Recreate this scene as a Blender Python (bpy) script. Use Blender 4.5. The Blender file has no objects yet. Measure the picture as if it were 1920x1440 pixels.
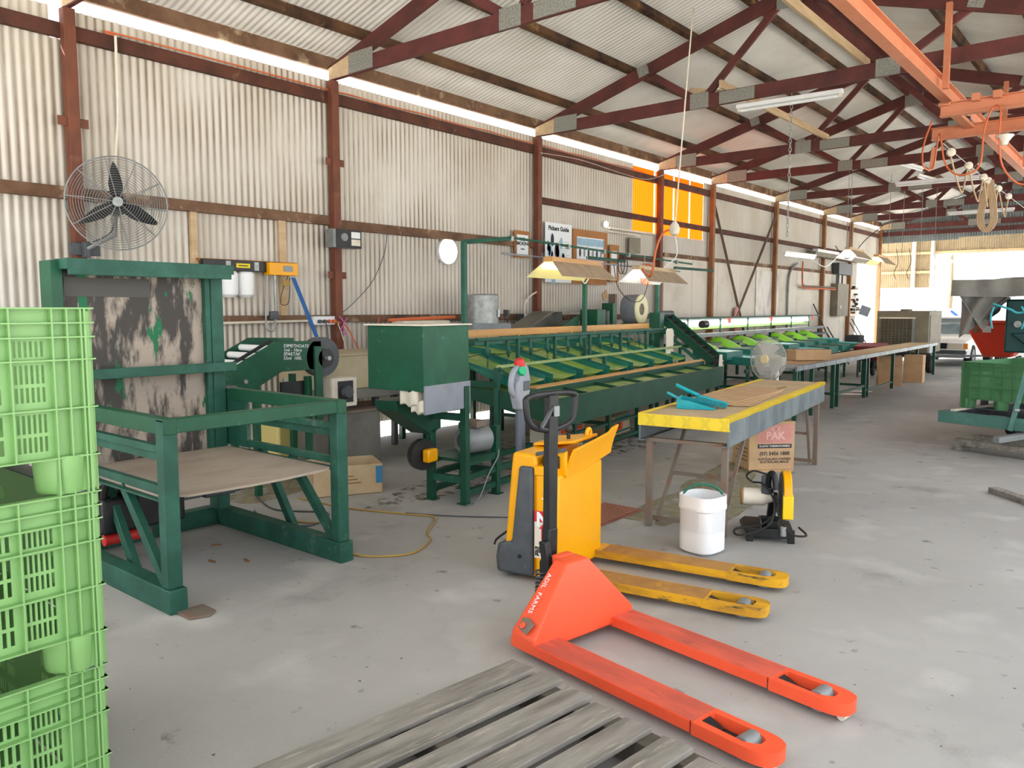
import bpy, bmesh, math, random
from mathutils import Vector as V, Matrix
random.seed(11)
SC = bpy.context.scene
COL = SC.collection
PI = math.pi
def R(d): return math.radians(d)

# ---------------------------------------------------------------- mesh builder
class M:
    """collects shapes; everything is written in the thing's own frame"""
    def __init__(s, org=(0, 0, 0)):
        s.v = []; s.f = []; s.o = V(org); s.T = Matrix.Identity(4)
    def add(s, vs, fs):
        n = len(s.v)
        s.v += [tuple((s.T @ V(p)) - s.o) for p in vs]
        s.f += [tuple(i + n for i in f) for f in fs]
        return s
    def hexa(s, p):
        return s.add(p, [(0, 3, 2, 1), (4, 5, 6, 7), (0, 1, 5, 4), (1, 2, 6, 5), (2, 3, 7, 6), (3, 0, 4, 7)])
    def box(s, x0, x1, y0, y1, z0, z1):
        return s.hexa([(x0, y0, z0), (x1, y0, z0), (x1, y1, z0), (x0, y1, z0), (x0, y0, z1), (x1, y0, z1), (x1, y1, z1), (x0, y1, z1)])
    def cbox(s, c, d, rx=0, ry=0, rz=0):
        m = Matrix.Translation(c) @ Matrix.Rotation(R(rz), 4, 'Z') @ Matrix.Rotation(R(ry), 4, 'Y') @ Matrix.Rotation(R(rx), 4, 'X')
        x, y, z = d[0] / 2, d[1] / 2, d[2] / 2
        return s.hexa([tuple(m @ V(p)) for p in ((-x, -y, -z), (x, -y, -z), (x, y, -z), (-x, y, -z), (-x, -y, z), (x, -y, z), (x, y, z), (-x, y, z))])
    def bar(s, p, q, w, h=None, up=(0, 0, 1)):
        """beam from p to q, w across, h along up"""
        h = h or w
        p = V(p); q = V(q); d = (q - p).normalized(); u = V(up)
        if abs(d.dot(u)) > .98: u = V((0, 1, 0)) if abs(d.y) < .9 else V((1, 0, 0))
        a = d.cross(u).normalized(); b = a.cross(d).normalized()
        a = a * w / 2; b = b * h / 2
        return s.hexa([p - a - b, p + a - b, q + a - b, q - a - b, p - a + b, p + a + b, q + a + b, q - a + b])
    def tube(s, pts, r, n=8, close=False):
        pts = [V(p) for p in pts]; k = len(pts); vs = []; fs = []
        rr = r if isinstance(r, (list, tuple)) else [r] * k
        prev = None
        for i in range(k):
            if close: t = pts[(i + 1) % k] - pts[i - 1]
            else: t = pts[min(i + 1, k - 1)] - pts[max(i - 1, 0)]
            t.normalize()
            if prev is None:
                a = t.cross(V((0, 0, 1)))
                if a.length < .05: a = t.cross(V((0, 1, 0)))
            else: a = prev - t * prev.dot(t)
            a.normalize(); prev = a; b = t.cross(a)
            for j in range(n):
                th = 2 * PI * j / n
                vs.append(pts[i] + (a * math.cos(th) + b * math.sin(th)) * rr[i])
        for i in range(k if close else k - 1):
            i2 = (i + 1) % k
            for j in range(n):
                j2 = (j + 1) % n
                fs.append((i * n + j, i * n + j2, i2 * n + j2, i2 * n + j))
        if not close:
            fs.append(tuple(range(n - 1, -1, -1))); fs.append(tuple((k - 1) * n + j for j in range(n)))
        return s.add(vs, fs)
    def lathe(s, prof, n=24, o=(0, 0, 0), ax=(0, 0, 1), squash=None):
        """prof: list of (radius, height along ax)"""
        ax = V(ax).normalized(); a = ax.orthogonal().normalized(); b = ax.cross(a); o = V(o); vs = []; fs = []
        for r, h in prof:
            for j in range(n):
                th = 2 * PI * j / n
                c, d = math.cos(th), math.sin(th)
                if squash:
                    e = squash; c = math.copysign(abs(c) ** e, c); d = math.copysign(abs(d) ** e, d)
                vs.append(o + (a * c + b * d) * r + ax * h)
        for i in range(len(prof) - 1):
            for j in range(n):
                j2 = (j + 1) % n
                fs.append((i * n + j, i * n + j2, (i + 1) * n + j2, (i + 1) * n + j))
        if prof[0][0] > 1e-6: fs.append(tuple(range(n - 1, -1, -1)))
        if prof[-1][0] > 1e-6: fs.append(tuple((len(prof) - 1) * n + j for j in range(n)))
        return s.add(vs, fs)
    def cyl(s, p, q, r, n=16):
        p = V(p); q = V(q)
        return s.lathe([(r, 0), (r, (q - p).length)], n, p, q - p)
    def prism(s, poly, o, u, v, t):
        """polygon given in the plane (o; u, v), thickened by vector t"""
        o = V(o); u = V(u); v = V(v); t = V(t); n = len(poly)
        vs = [o + u * a + v * b for a, b in poly] + [o + u * a + v * b + t for a, b in poly]
        fs = [tuple(range(n - 1, -1, -1)), tuple(range(n, 2 * n))]
        fs += [(i, (i + 1) % n, (i + 1) % n + n, i + n) for i in range(n)]
        return s.add(vs, fs)
    def sheet(s, fn, nu, nv, t=None):
        """grid fn(a,b) with a,b in 0..1; t = thickness vector"""
        vs = [V(fn(i / nu, j / nv)) for i in range(nu + 1) for j in range(nv + 1)]
        w = nv + 1
        fs = [(i * w + j, (i + 1) * w + j, (i + 1) * w + j + 1, i * w + j + 1) for i in range(nu) for j in range(nv)]
        if t is None: return s.add(vs, fs)
        n = len(vs); t = V(t)
        vs += [p + t for p in vs]
        fs = [f[::-1] for f in fs] + [tuple(i + n for i in f) for f in fs]
        rim = [i * w for i in range(nu + 1)] + [nu * w + j for j in range(1, nv + 1)] + [i * w + nv for i in range(nu - 1, -1, -1)] + [j for j in range(nv - 1, 0, -1)]
        for i in range(len(rim)):
            a, b = rim[i], rim[(i + 1) % len(rim)]
            fs.append((a, b, b + n, a + n))
        return s.add(vs, fs)
    def build(s, name, mt, par=None, bev=0, smooth=True, ang=35):
        me = bpy.data.meshes.new(name); me.from_pydata(s.v, [], s.f)
        bm = bmesh.new(); bm.from_mesh(me); bmesh.ops.recalc_face_normals(bm, faces=bm.faces); bm.to_mesh(me); bm.free()
        me.materials.append(mt)
        if smooth:
            me.polygons.foreach_set('use_smooth', [True] * len(me.polygons)); me.set_sharp_from_angle(angle=R(ang))
        ob = bpy.data.objects.new(name, me); COL.objects.link(ob)
        if par: ob.parent = par
        else: ob.location = s.o
        if bev:
            b = ob.modifiers.new('bevel', 'BEVEL'); b.width = bev; b.segments = 2; b.limit_method = 'ANGLE'; b.angle_limit = R(40)
        return ob

def tag(o, label=None, cat=None, group=None, kind=None):
    if label: o['label'] = label
    if cat: o['category'] = cat
    if group: o['group'] = group
    if kind: o['kind'] = kind
    return o
def thing(name, label, cat, loc=(0, 0, 0), rz=0, group=None):
    o = bpy.data.objects.new(name, None); COL.objects.link(o); o.empty_display_size = .1
    o.location = loc; o.rotation_euler = (0, 0, R(rz))
    return tag(o, label, cat, group)
def dup(o, par=None):
    c = o.copy(); COL.objects.link(c)
    if par: c.parent = par
    for ch in list(o.children): dup(ch, c)
    return c
def text(name, body, mt, par, loc, size, X, Z, depth=.001, align='LEFT', spacing=1.0, shear=0, bold=0):
    """flat lettering mesh; X = reading direction, Z = up direction, in the parent's frame"""
    cu = bpy.data.curves.new(name, 'FONT'); cu.body = body; cu.size = size; cu.extrude = depth; cu.align_x = align
    cu.space_line = .85; cu.space_character = spacing; cu.shear = shear; cu.offset = bold; cu.resolution_u = 2
    tmp = bpy.data.objects.new(name, cu); COL.objects.link(tmp)
    dg = bpy.context.evaluated_depsgraph_get(); me = bpy.data.meshes.new_from_object(tmp.evaluated_get(dg))
    bpy.data.objects.remove(tmp); bpy.data.curves.remove(cu)
    X = V(X).normalized(); Z = V(Z).normalized(); N = X.cross(Z)
    mm = Matrix((X, Z, N)).transposed().to_4x4(); mm.translation = V(loc)
    me.transform(mm); me.materials.clear(); me.materials.append(mt); me.name = name
    o = bpy.data.objects.new(name, me); COL.objects.link(o); o.parent = par
    return o
def arc(c, r, a0, a1, n, u, v):
    c = V(c); u = V(u); v = V(v)
    return [c + u * (r * math.cos(R(a0 + (a1 - a0) * i / n))) + v * (r * math.sin(R(a0 + (a1 - a0) * i / n))) for i in range(n + 1)]
def smooth_path(pts, k=6):
    pts = [V(p) for p in pts]; out = []
    for i in range(len(pts) - 1):
        p0 = pts[max(i - 1, 0)]; p1 = pts[i]; p2 = pts[i + 1]; p3 = pts[min(i + 2, len(pts) - 1)]
        for j in range(k):
            t = j / k
            out.append(.5 * ((2 * p1) + (p2 - p0) * t + (2 * p0 - 5 * p1 + 4 * p2 - p3) * t * t + (3 * p1 - p0 - 3 * p2 + p3) * t ** 3))
    return out + [pts[-1]]

# ---------------------------------------------------------------- materials
def srgb(h):
    h = h.lstrip('#'); c = [int(h[i:i + 2], 16) / 255 for i in (0, 2, 4)]
    return tuple((x / 12.92 if x <= .04045 else ((x + .055) / 1.055) ** 2.4) for x in c) + (1,)
def mat(name, col, rough=.6, metal=0, c2=None, scale=6, lo=.45, hi=.7, bump=0, bscale=60, stretch=(1, 1, 1), c3=None, lo3=.6, hi3=.66, scale3=9, spec=.4):
    m = bpy.data.materials.new(name); m.use_nodes = True; nt = m.node_tree; N = nt.nodes; L = nt.links
    b = N['Principled BSDF']; b.inputs['Roughness'].default_value = rough; b.inputs['Metallic'].default_value = metal
    b.inputs['Specular IOR Level'].default_value = spec
    tc = N.new('ShaderNodeTexCoord'); mp = N.new('ShaderNodeMapping'); mp.inputs['Scale'].default_value = stretch
    L.new(tc.outputs['Object'], mp.inputs['Vector'])
    base = srgb(col) if isinstance(col, str) else col
    def layer(prev, c, sc, l, h, det=8, seed=0):
        n = N.new('ShaderNodeTexNoise'); n.inputs['Scale'].default_value = sc; n.inputs['Detail'].default_value = det
        n.inputs['Roughness'].default_value = .62
        ad = N.new('ShaderNodeVectorMath'); ad.operation = 'ADD'; ad.inputs[1].default_value = (seed, seed * .7, seed * 1.3)
        L.new(mp.outputs['Vector'], ad.inputs[0]); L.new(ad.outputs['Vector'], n.inputs['Vector'])
        r = N.new('ShaderNodeMapRange'); r.inputs['From Min'].default_value = l; r.inputs['From Max'].default_value = h
        L.new(n.outputs['Fac'], r.inputs['Value'])
        x = N.new('ShaderNodeMix'); x.data_type = 'RGBA'
        L.new(r.outputs['Result'], x.inputs[0])
        if prev is None: x.inputs[6].default_value = base
        else: L.new(prev, x.inputs[6])
        x.inputs[7].default_value = srgb(c) if isinstance(c, str) else c
        return x.outputs[2]
    out = None
    if c2: out = layer(None, c2, scale, lo, hi)
    if c3: out = layer(out, c3, scale3, lo3, hi3, seed=5)
    if out is None: b.inputs['Base Color'].default_value = base
    else: L.new(out, b.inputs['Base Color'])
    if bump:
        n = N.new('ShaderNodeTexNoise'); n.inputs['Scale'].default_value = bscale; n.inputs['Detail'].default_value = 5
        L.new(mp.outputs['Vector'], n.inputs['Vector'])
        bp = N.new('ShaderNodeBump'); bp.inputs['Strength'].default_value = bump; bp.inputs['Distance'].default_value = .01
        L.new(n.outputs['Fac'], bp.inputs['Height']); L.new(bp.outputs['Normal'], b.inputs['Normal'])
    return m
def emit(name, col, st):
    m = bpy.data.materials.new(name); m.use_nodes = True; b = m.node_tree.nodes['Principled BSDF']
    c = srgb(col); b.inputs['Base Color'].default_value = c; b.inputs['Emission Color'].default_value = c; b.inputs['Emission Strength'].default_value = st
    return m
def translucent(name, col, tr=.7):
    m = bpy.data.materials.new(name); m.use_nodes = True; nt = m.node_tree; N = nt.nodes; L = nt.links
    N.remove(N['Principled BSDF']); o = N['Material Output']
    d = N.new('ShaderNodeBsdfDiffuse'); t = N.new('ShaderNodeBsdfTranslucent'); x = N.new('ShaderNodeMixShader')
    d.inputs['Color'].default_value = srgb(col); t.inputs['Color'].default_value = srgb(col); x.inputs[0].default_value = tr
    L.new(d.outputs[0], x.inputs[1]); L.new(t.outputs[0], x.inputs[2]); L.new(x.outputs[0], o.inputs['Surface'])
    return m
MT = {}
MT['wall'] = mat('wall_sheet', '#d3cdc3', .5, .0, '#c4bbab', 1.3, .42, .72, c3='#dcd8d0', lo3=.5, hi3=.7, scale3=.8, stretch=(1, 1, .35))
MT['roof'] = mat('roof_sheet', '#f0eeea', .5, .0, '#e0ddd6', .9, .45, .75, c3='#cfc6b6', lo3=.66, hi3=.8, scale3=2.5)
def groove_tone(m, col, amount):
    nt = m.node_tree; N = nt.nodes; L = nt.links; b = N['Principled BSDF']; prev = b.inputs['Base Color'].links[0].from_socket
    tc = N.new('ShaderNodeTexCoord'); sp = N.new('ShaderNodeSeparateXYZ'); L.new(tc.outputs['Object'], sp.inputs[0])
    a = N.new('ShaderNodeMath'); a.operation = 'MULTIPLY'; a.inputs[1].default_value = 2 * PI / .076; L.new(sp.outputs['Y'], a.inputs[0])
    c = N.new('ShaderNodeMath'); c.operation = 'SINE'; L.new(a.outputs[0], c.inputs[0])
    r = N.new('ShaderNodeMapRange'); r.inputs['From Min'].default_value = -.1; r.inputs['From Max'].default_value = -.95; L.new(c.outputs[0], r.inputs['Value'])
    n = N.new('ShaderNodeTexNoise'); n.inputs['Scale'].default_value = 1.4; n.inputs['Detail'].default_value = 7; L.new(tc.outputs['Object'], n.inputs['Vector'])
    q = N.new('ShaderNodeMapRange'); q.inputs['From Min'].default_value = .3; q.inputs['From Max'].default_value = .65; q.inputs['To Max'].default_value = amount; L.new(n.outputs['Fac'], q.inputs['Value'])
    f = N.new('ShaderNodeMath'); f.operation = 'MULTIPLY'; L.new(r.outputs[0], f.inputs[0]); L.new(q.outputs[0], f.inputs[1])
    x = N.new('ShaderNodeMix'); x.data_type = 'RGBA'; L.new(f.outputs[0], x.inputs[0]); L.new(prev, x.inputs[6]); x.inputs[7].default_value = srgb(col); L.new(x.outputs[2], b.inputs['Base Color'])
groove_tone(MT['wall'], '#846f5b', .9)  # brown valley dirt; its colour also carries the flutes' shading contrast
groove_tone(MT['roof'], '#a39a8c', .55)  # greyer bands along the roof flutes
MT['lining'] = mat('lining_panel', '#d9d1c3', .6, 0, '#c0b6a6', 1.1, .5, .75)
MT['gable'] = mat('grey_gable_sheet', '#9aa3a3', .5, .2, '#7d8687', 1.5, .45, .7)
MT['redwood'] = mat('red_painted_steel', '#75432f', .6, 0, '#5f3527', 4, .4, .7, c3='#8f6852', lo3=.62, hi3=.8, scale3=5)
MT['truss'] = mat('red_oxide_timber', '#683531', .6, 0, '#4a2826', 3, .4, .7, stretch=(1, 1, 1))
MT['postsunlit'] = mat('sunlit_timber_post', '#96673f', .65, 0, '#7d5434', 4, .4, .7, c3='#a88058', lo3=.62, hi3=.8, scale3=5)  # far posts: warm sunlight put into the timber colour
MT['dustygreen'] = mat('pale_dusty_green', '#8fa56c', .6, 0, '#a9b57e', 6)
MT['girt'] = mat('dark_brown_timber', '#5d3426', .75, 0, '#40241b', 3, .4, .65, c3='#8a6e58', lo3=.62, hi3=.75, scale3=4)
MT['girt2'] = mat('weathered_timber', '#7d5f49', .8, 0, '#5c4130', 3, .4, .65, c3='#b19b80', lo3=.55, hi3=.68, scale3=4)
MT['purlin'] = mat('stained_purlin', '#6b4a30', .8, 0, '#2e1d14', 2.2, .38, .62, c3='#a8824f', lo3=.6, hi3=.75, scale3=3)
MT['paletimber'] = mat('pale_pine', '#cdb492', .7, 0, '#b79a74', 2, .4, .7, stretch=(6, 1, 6))
MT['galv'] = mat('galvanised_steel', '#a9adab', .45, .5, '#8a8f8f', 14, .4, .65, bump=.1)
MT['gusset'] = mat('nail_plate', '#a3a39b', .5, .4, '#7f7f78', 60, .45, .6, bump=.5, bscale=160)
MT['green'] = mat('green_enamel', '#124e36', .45, 0, '#1b5d41', 4, .45, .75, c3='#86a08c', lo3=.64, hi3=.85, scale3=7)
MT['greend'] = mat('dusty_green_steel', '#1e5142', .55, 0, '#2d6454', 5, .45, .7, c3='#8a968c', lo3=.62, hi3=.88, scale3=6)
MT['greendark'] = mat('dark_green_enamel', '#0f4432', .42, 0, '#17523d', 4, .45, .75, c3='#5d7d6a', lo3=.68, hi3=.9, scale3=8)
MT['lime'] = mat('worn_lime_chute', '#729843', .55, 0, '#587c3a', 3, .42, .68, c3='#b5ab84', lo3=.52, hi3=.72, scale3=4)
MT['limebright'] = mat('lime_plastic', '#86d21f', .35, 0, '#7cc41c', 4)
MT['teal'] = mat('teal_plastic', '#1d6b60', .45, 0, '#23806f', 4, c3='#7f9c92', lo3=.66, hi3=.9)
MT['tealbright'] = mat('turquoise_plastic', '#1ba3ae', .35, 0, '#1593a0', 6)
MT['bin'] = mat('light_green_plastic', '#7aa565', .36, 0, '#6f995a', 3, .45, .75)
MT['bindark'] = mat('mid_green_plastic', '#4f8256', .45, 0, '#45774c', 3, .45, .75)
MT['black'] = mat('black_plastic', '#1b1c1e', .4, 0, '#2a2b2c', 8)
MT['rubber'] = mat('black_rubber', '#202020', .75, 0, '#33302d', 10)
MT['dgrey'] = mat('dark_grey_plastic', '#494d52', .5, 0, '#575b5f', 6, c3='#8a8a86', lo3=.66, hi3=.8, scale3=12)
MT['grey'] = mat('grey_steel', '#8b8f90', .5, .3, '#767a7b', 5)
MT['greypaint'] = mat('grey_paint', '#8a9099', .5, 0, '#7c828b', 5)
MT['yellow'] = mat('yellow_orange_enamel', '#f2a900', .35, 0, '#eaa000', 5, .45, .8)
MT['forkyel'] = mat('scraped_yellow_fork', '#dba31c', .5, 0, '#b3822a', 5, .45, .62, c3='#45422f', lo3=.57, hi3=.66, scale3=9, stretch=(.5, 2, 2))
MT['forktop'] = mat('rusty_fork_top', '#ac7f3f', .7, 0, '#946a3c', 6, .42, .65, c3='#c99a3a', lo3=.64, hi3=.75, scale3=8)
MT['orange'] = mat('orange_red_enamel', '#f05a36', .4, 0, '#e8512e', 4, .45, .75)
MT['orangetop'] = mat('dusty_orange_enamel', '#d65f49', .55, 0, '#b85546', 5, .42, .62, c3='#5d4540', lo3=.6, hi3=.78, scale3=7, stretch=(.6, 2, 1))
MT['crane'] = mat('orange_crane_paint', '#cf8562', .5, 0, '#c47854', 4, .45, .7)
MT['redpaint'] = mat('red_paint', '#c32a2a', .5)
MT['hopper'] = mat('red_orange_plastic', '#e8452a', .4)
MT['white'] = mat('white_plastic', '#eef0f2', .4, 0, '#e6e7e8', 3)
MT['offwhite'] = mat('off_white_paint', '#e2dbcb', .55, 0, '#d1c8b5', 4)
MT['cream'] = mat('dusty_cream_enamel', '#b7ab8d', .55, 0, '#a4977a', 3, .4, .7)
MT['tank'] = mat('dull_zinc_tank', '#7f7d76', .5, .3, '#69675f', 2.5, .4, .65)
MT['zinc'] = mat('scratched_zinc_sheet', '#8d979b', .42, .45, '#707a80', 5, .4, .62, c3='#c9cfd2', lo3=.64, hi3=.74, scale3=9, stretch=(1, 1, .5))
MT['rust'] = mat('rusty_steel', '#7f756b', .7, .2, '#86644f', 8, .45, .7)
MT['ply'] = mat('worn_plywood', '#aea193', .8, 0, '#9a8c7e', 3, .4, .66, c3='#8a7763', lo3=.62, hi3=.78, scale3=9, stretch=(1, .4, 1))
MT['board'] = mat('masonite_board', '#a9713f', .7, 0, '#94602f', 3)
MT['timberboard'] = mat('varnished_pine_board', '#cf9f63', .5, 0, '#b98750', 2, .4, .7, stretch=(4, .4, 4))
MT['card'] = mat('brown_cardboard', '#c6a47d', .85, 0, '#b9966d', 5, .42, .7)
MT['cardpale'] = mat('pale_cardboard', '#c7b08e', .85, 0, '#b89f7b', 4, .42, .7)
MT['cardin'] = mat('cardboard_edge', '#8a6744', .9)
MT['pallet'] = mat('weathered_grey_timber', '#8f8a82', .85, 0, '#6a655e', 5, .4, .66, c3='#b0a898', lo3=.58, hi3=.75, scale3=14, stretch=(3, .35, 3), bump=.25, bscale=40)
MT['palletdark'] = mat('dark_pallet_timber', '#5d564d', .9, 0, '#4b453d', 6)  # darker timber tone for the pieces beneath the deck boards
MT['paper'] = mat('white_paper', '#e8ecef', .7)
MT['blueink'] = mat('blue_print', '#8fb4cc', .7, 0, '#b6cdd9', 12)
MT['pinkink'] = mat('pink_print', '#d9b3c2', .7)
MT['dkink'] = mat('dark_print', '#2c2f38', .7)
MT['redink'] = mat('red_print', '#d0202c', .6)
MT['pinkcarton'] = mat('pink_print_on_cardboard', '#d3948a', .8, 0, '#c88a7c', 6)
MT['cord'] = mat('orange_cord', '#d26a3c', .5)
MT['ycord'] = mat('yellow_brown_cord', '#b08f4a', .6)
MT['rope'] = mat('tan_rope', '#c7ad8b', .85)
MT['bluestrap'] = mat('blue_strap', '#2b5f9e', .6)
MT['cyanrope'] = mat('cyan_rope', '#49b9c4', .6)
MT['pink'] = mat('pink_twine', '#c76aa8', .7)
MT['mat'] = mat('red_brown_rubber_mat', '#8d5a48', .85, 0, '#6f4436', 14)
MT['tarp'] = mat('grey_tarpaulin', '#8e8b84', .6, 0, '#77746e', 3, .4, .7)
MT['cooler'] = mat('grey_beige_cooler_steel', '#7b7362', .6, 0, '#8b8371', 4)
MT['louvre'] = mat('dark_louvre', '#4a463d', .6)
MT['chrome'] = mat('chrome', '#d8d8d8', .2, .9)
MT['glass'] = mat('car_glass', '#6f8088', .08, 0, '#8ea0a6', 3)
MT['carwhite'] = mat('white_car_paint', '#e8e6e2', .25)
MT['carblue'] = mat('blue_car_paint', '#12377a', .3)
MT['headlamp'] = mat('headlamp', '#cfc5b4', .2)
MT['amber'] = mat('amber_lens', '#e08a2a', .3)
MT['mildew'] = mat('dry_grass_litter', '#b0a888', .95, 0, '#9c9470', 25, .4, .6, c3='#bdb596', lo3=.6, hi3=.7, scale3=60, bump=.6, bscale=90)
def speckle(m, sc, lo, hi):
    nt = m.node_tree; N = nt.nodes; L = nt.links; b = N['Principled BSDF']; tc = N.new('ShaderNodeTexCoord')
    n = N.new('ShaderNodeTexNoise'); n.inputs['Scale'].default_value = sc; n.inputs['Detail'].default_value = 9; n.inputs['Roughness'].default_value = .7; L.new(tc.outputs['Object'], n.inputs['Vector'])
    r = N.new('ShaderNodeMapRange'); r.inputs['From Min'].default_value = lo; r.inputs['From Max'].default_value = hi; r.inputs['To Max'].default_value = .75; L.new(n.outputs['Fac'], r.inputs['Value']); L.new(r.outputs[0], b.inputs['Alpha'])
speckle(MT['mildew'], 5, .36, .66)
MT['debris'] = mat('brown_leaf_debris', '#7d6d58', .95, 0, '#5c4e3d', 18, .4, .6); speckle(MT['debris'], 7, .5, .68)
MT['leaf'] = mat('leaf_green', '#b4cc8a', .7, 0, '#c6d8a0', 2)
MT['bark'] = mat('bark', '#7a6a58', .9)
MT['tube'] = emit('lit_fluorescent_tube', '#fffaf0', 9)
MT['tubewarm'] = emit('lit_warm_tube', '#fff6c8', 6)
MT['lamp'] = emit('lit_lamp_face', '#ffffff', 9)
MT['reflector'] = mat('cream_reflector', '#efe7b4', .4)
MT['orangesheet'] = translucent('orange_fibreglass_sheet', '#e5660f', .45)
# ---------------------------------------------------------------- concrete
def concrete():
    m = mat('concrete', '#abaaa7', .72, 0, '#989794', .55, .38, .66, c3='#807f7c', lo3=.6, hi3=.78, scale3=1.6, bump=.12, bscale=30, spec=.35)
    nt = m.node_tree; N = nt.nodes; L = nt.links; b = N['Principled BSDF']
    prev = b.inputs['Base Color'].links[0].from_socket
    tc = N.new('ShaderNodeTexCoord')
    for col, sc, lo, hi, det in (('#bdbcb9', 2.2, .54, .76, 12), ('#6b6a67', 7, .66, .74, 8), ('#4a4947', 26, .72, .75, 3), ('#a8a49c', 90, .5, .8, 3)):
        n = N.new('ShaderNodeTexNoise'); n.inputs['Scale'].default_value = sc; n.inputs['Detail'].default_value = det
        L.new(tc.outputs['Object'], n.inputs['Vector'])
        r = N.new('ShaderNodeMapRange'); r.inputs['From Min'].default_value = lo; r.inputs['From Max'].default_value = hi
        L.new(n.outputs['Fac'], r.inputs['Value'])
        x = N.new('ShaderNodeMix'); x.data_type = 'RGBA'; L.new(r.outputs['Result'], x.inputs[0]); L.new(prev, x.inputs[6]); x.inputs[7].default_value = srgb(col)
        prev = x.outputs[2]
    L.new(prev, b.inputs['Base Color'])
    return m
MT['floor'] = concrete()
MT['ground'] = mat('sandy_ground', '#e2ddd2', .95, 0, '#d6cfc2', 1.2, .4, .65, c3='#9aa06c', lo3=.62, hi3=.75, scale3=.5)

WX = -7.7                                    # inside face of the long corrugated wall
PITCH = .076
tag(M().box(-7.9, 7, -6, 34, -.15, 0).build('floor', MT['floor']), kind='structure')
tag(M().box(-60, 60, -25, 110, -.3, -.155).build('ground', MT['ground']), kind='structure')

def corr_y(m, x, y0, y1, z0, z1, amp=.0115, nz=1, wob=0):
    """corrugated sheet in the plane x = const; the flutes stand upright"""
    n = max(2, int((y1 - y0) / PITCH * 8)); vs = []; fs = []
    for i in range(n + 1):
        y = y0 + (y1 - y0) * i / n
        d = amp * math.sin(2 * PI * y / PITCH)
        for j in range(nz + 1):
            z = z0 + (z1 - z0) * j / nz
            vs.append((x + d, y, z))
    w = nz + 1
    fs = [(i * w + j, (i + 1) * w + j, (i + 1) * w + j + 1, i * w + j + 1) for i in range(n) for j in range(nz)]
    m.add(vs, fs)
def corr_x(m, y, x0, x1, zb, zt, amp=.009):
    """corrugated sheet in the plane y = const, zb/zt are functions of x"""
    n = max(2, int((x1 - x0) / PITCH * 8)); vs = []
    for i in range(n + 1):
        x = x0 + (x1 - x0) * i / n
        d = amp * math.sin(2 * PI * x / PITCH)
        vs += [(x, y + d, zb(x)), (x, y + d, zt(x))]
    m.add(vs, [(2 * i, 2 * i + 2, 2 * i + 3, 2 * i + 1) for i in range(n)])

WT = 4.25                                   # top of the wall sheets, a slot of daylight above
m = M()
OY0, OY1 = 12.72, 15.58                      # orange fibreglass sheets
corr_y(m, WX, -1.6, 2.93, 0, WT)
corr_y(m, WX, 2.93, 3.02, 0, 3.98)           # a missing strip beside the first post
corr_y(m, WX, 3.02, 5.4, 0, WT)
corr_y(m, WX, 5.4, 8.3, .17, WT)
corr_y(m, WX, 8.3, 11.4, .10, WT)
corr_y(m, WX, 11.4, OY0, 0, WT)
corr_y(m, WX, OY0, OY1, 0, 3.05)
corr_y(m, WX, OY1, 26.35, 0, WT)
corr_y(m, WX, 26.35, 28.45, 3.2, WT)
corr_y(m, WX, 28.45, 28.9, 0, WT)
tag(m.build('wall_left', MT['wall'], smooth=True, ang=80), kind='structure')

for i, (a, b) in enumerate(((OY0, 13.52), (13.55, 14.28), (14.31, 14.95), (14.98, OY1))):
    m = M(); corr_y(m, WX - .004, a, b, 3.0, 4.22)
    tag(m.build('window_%d' % (i + 1), MT['orangesheet'], ang=80), kind='structure')

# flat insulated lining panels on the lower half of the far wall
edges = [13.85, 15.05, 16.25, 17.45, 18.65, 19.85, 21.05, 22.25, 23.45, 24.65, 25.5]
m = M()
for a, b in zip(edges[:-1], edges[1:]):
    m.box(WX + .012, WX + .05, a + .004, b - .004, 0, 2.62)
tag(m.build('wall_lining', MT['lining'], bev=.004), kind='structure')
tag(M().box(WX + .012, WX + .06, 13.85, 25.5, 2.625, 2.70).build('trim_1', MT['girt2']), kind='structure')

# far gable, left wall of the annex beyond it and its header
RZ = lambda x: 4.50 + .285 * (x + 7.7) if x < -3.75 else 4.50 + .285 * (3.95) - .30 * (x + 3.75)
m = M(); corr_x(m, 28.75, -7.68, .6, lambda x: 3.80 + .012 * (x + 7.7) + (.06 if x > -5.3 else 0), lambda x: RZ(x) - .02, .02)
tag(m.build('wall_far', MT['gable'], ang=80), kind='structure')
tag(M().box(-7.6, .6, 28.55, 28.62, 4.02, 4.16).build('trim_2', MT['truss']), kind='structure')
m = M(); corr_x(m, 33.2, -8.9, -6.9, lambda x: 2.42, lambda x: 4.3)
MT['annex'] = mat('tan_annex_sheet', '#9c8c72', .7, 0, '#8a7b63', 3)
tag(m.build('wall_annex', MT['annex'], ang=80), kind='structure')
m = M(); corr_x(m, 33.2, -6.9, 1.0, lambda x: 3.72, lambda x: 4.3)
tag(m.build('wall_annex_header', MT['annex'], ang=80), kind='structure')
tag(M().box(-8.9, -6.9, 33.1, 33.17, 2.95, 3.05).build('trim_3', MT['paletimber']), kind='structure')
tag(M().box(-8.9, 1, 33.1, 33.17, 3.66, 3.76).build('trim_4', MT['paletimber']), kind='structure')

# roof
def roof(m, xa, xb, n=6):
    y0, y1 = -2.2, 29.0; k = int((y1 - y0) / PITCH * 6); vs = []
    for i in range(k + 1):
        y = y0 + (y1 - y0) * i / k; d = .0125 * math.sin(2 * PI * y / PITCH)
        vs += [(xa, y, RZ(xa) + d), (xb, y, RZ(xb) + d)]
    m.add(vs, [(2 * i, 2 * i + 2, 2 * i + 3, 2 * i + 1) for i in range(k)])
m = M(); roof(m, -8.0, -3.75); tag(m.build('ceiling_left', MT['roof'], ang=80), kind='structure')
m = M(); roof(m, -3.75, .75); tag(m.build('ceiling_right', MT['roof'], ang=80), kind='structure')

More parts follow.
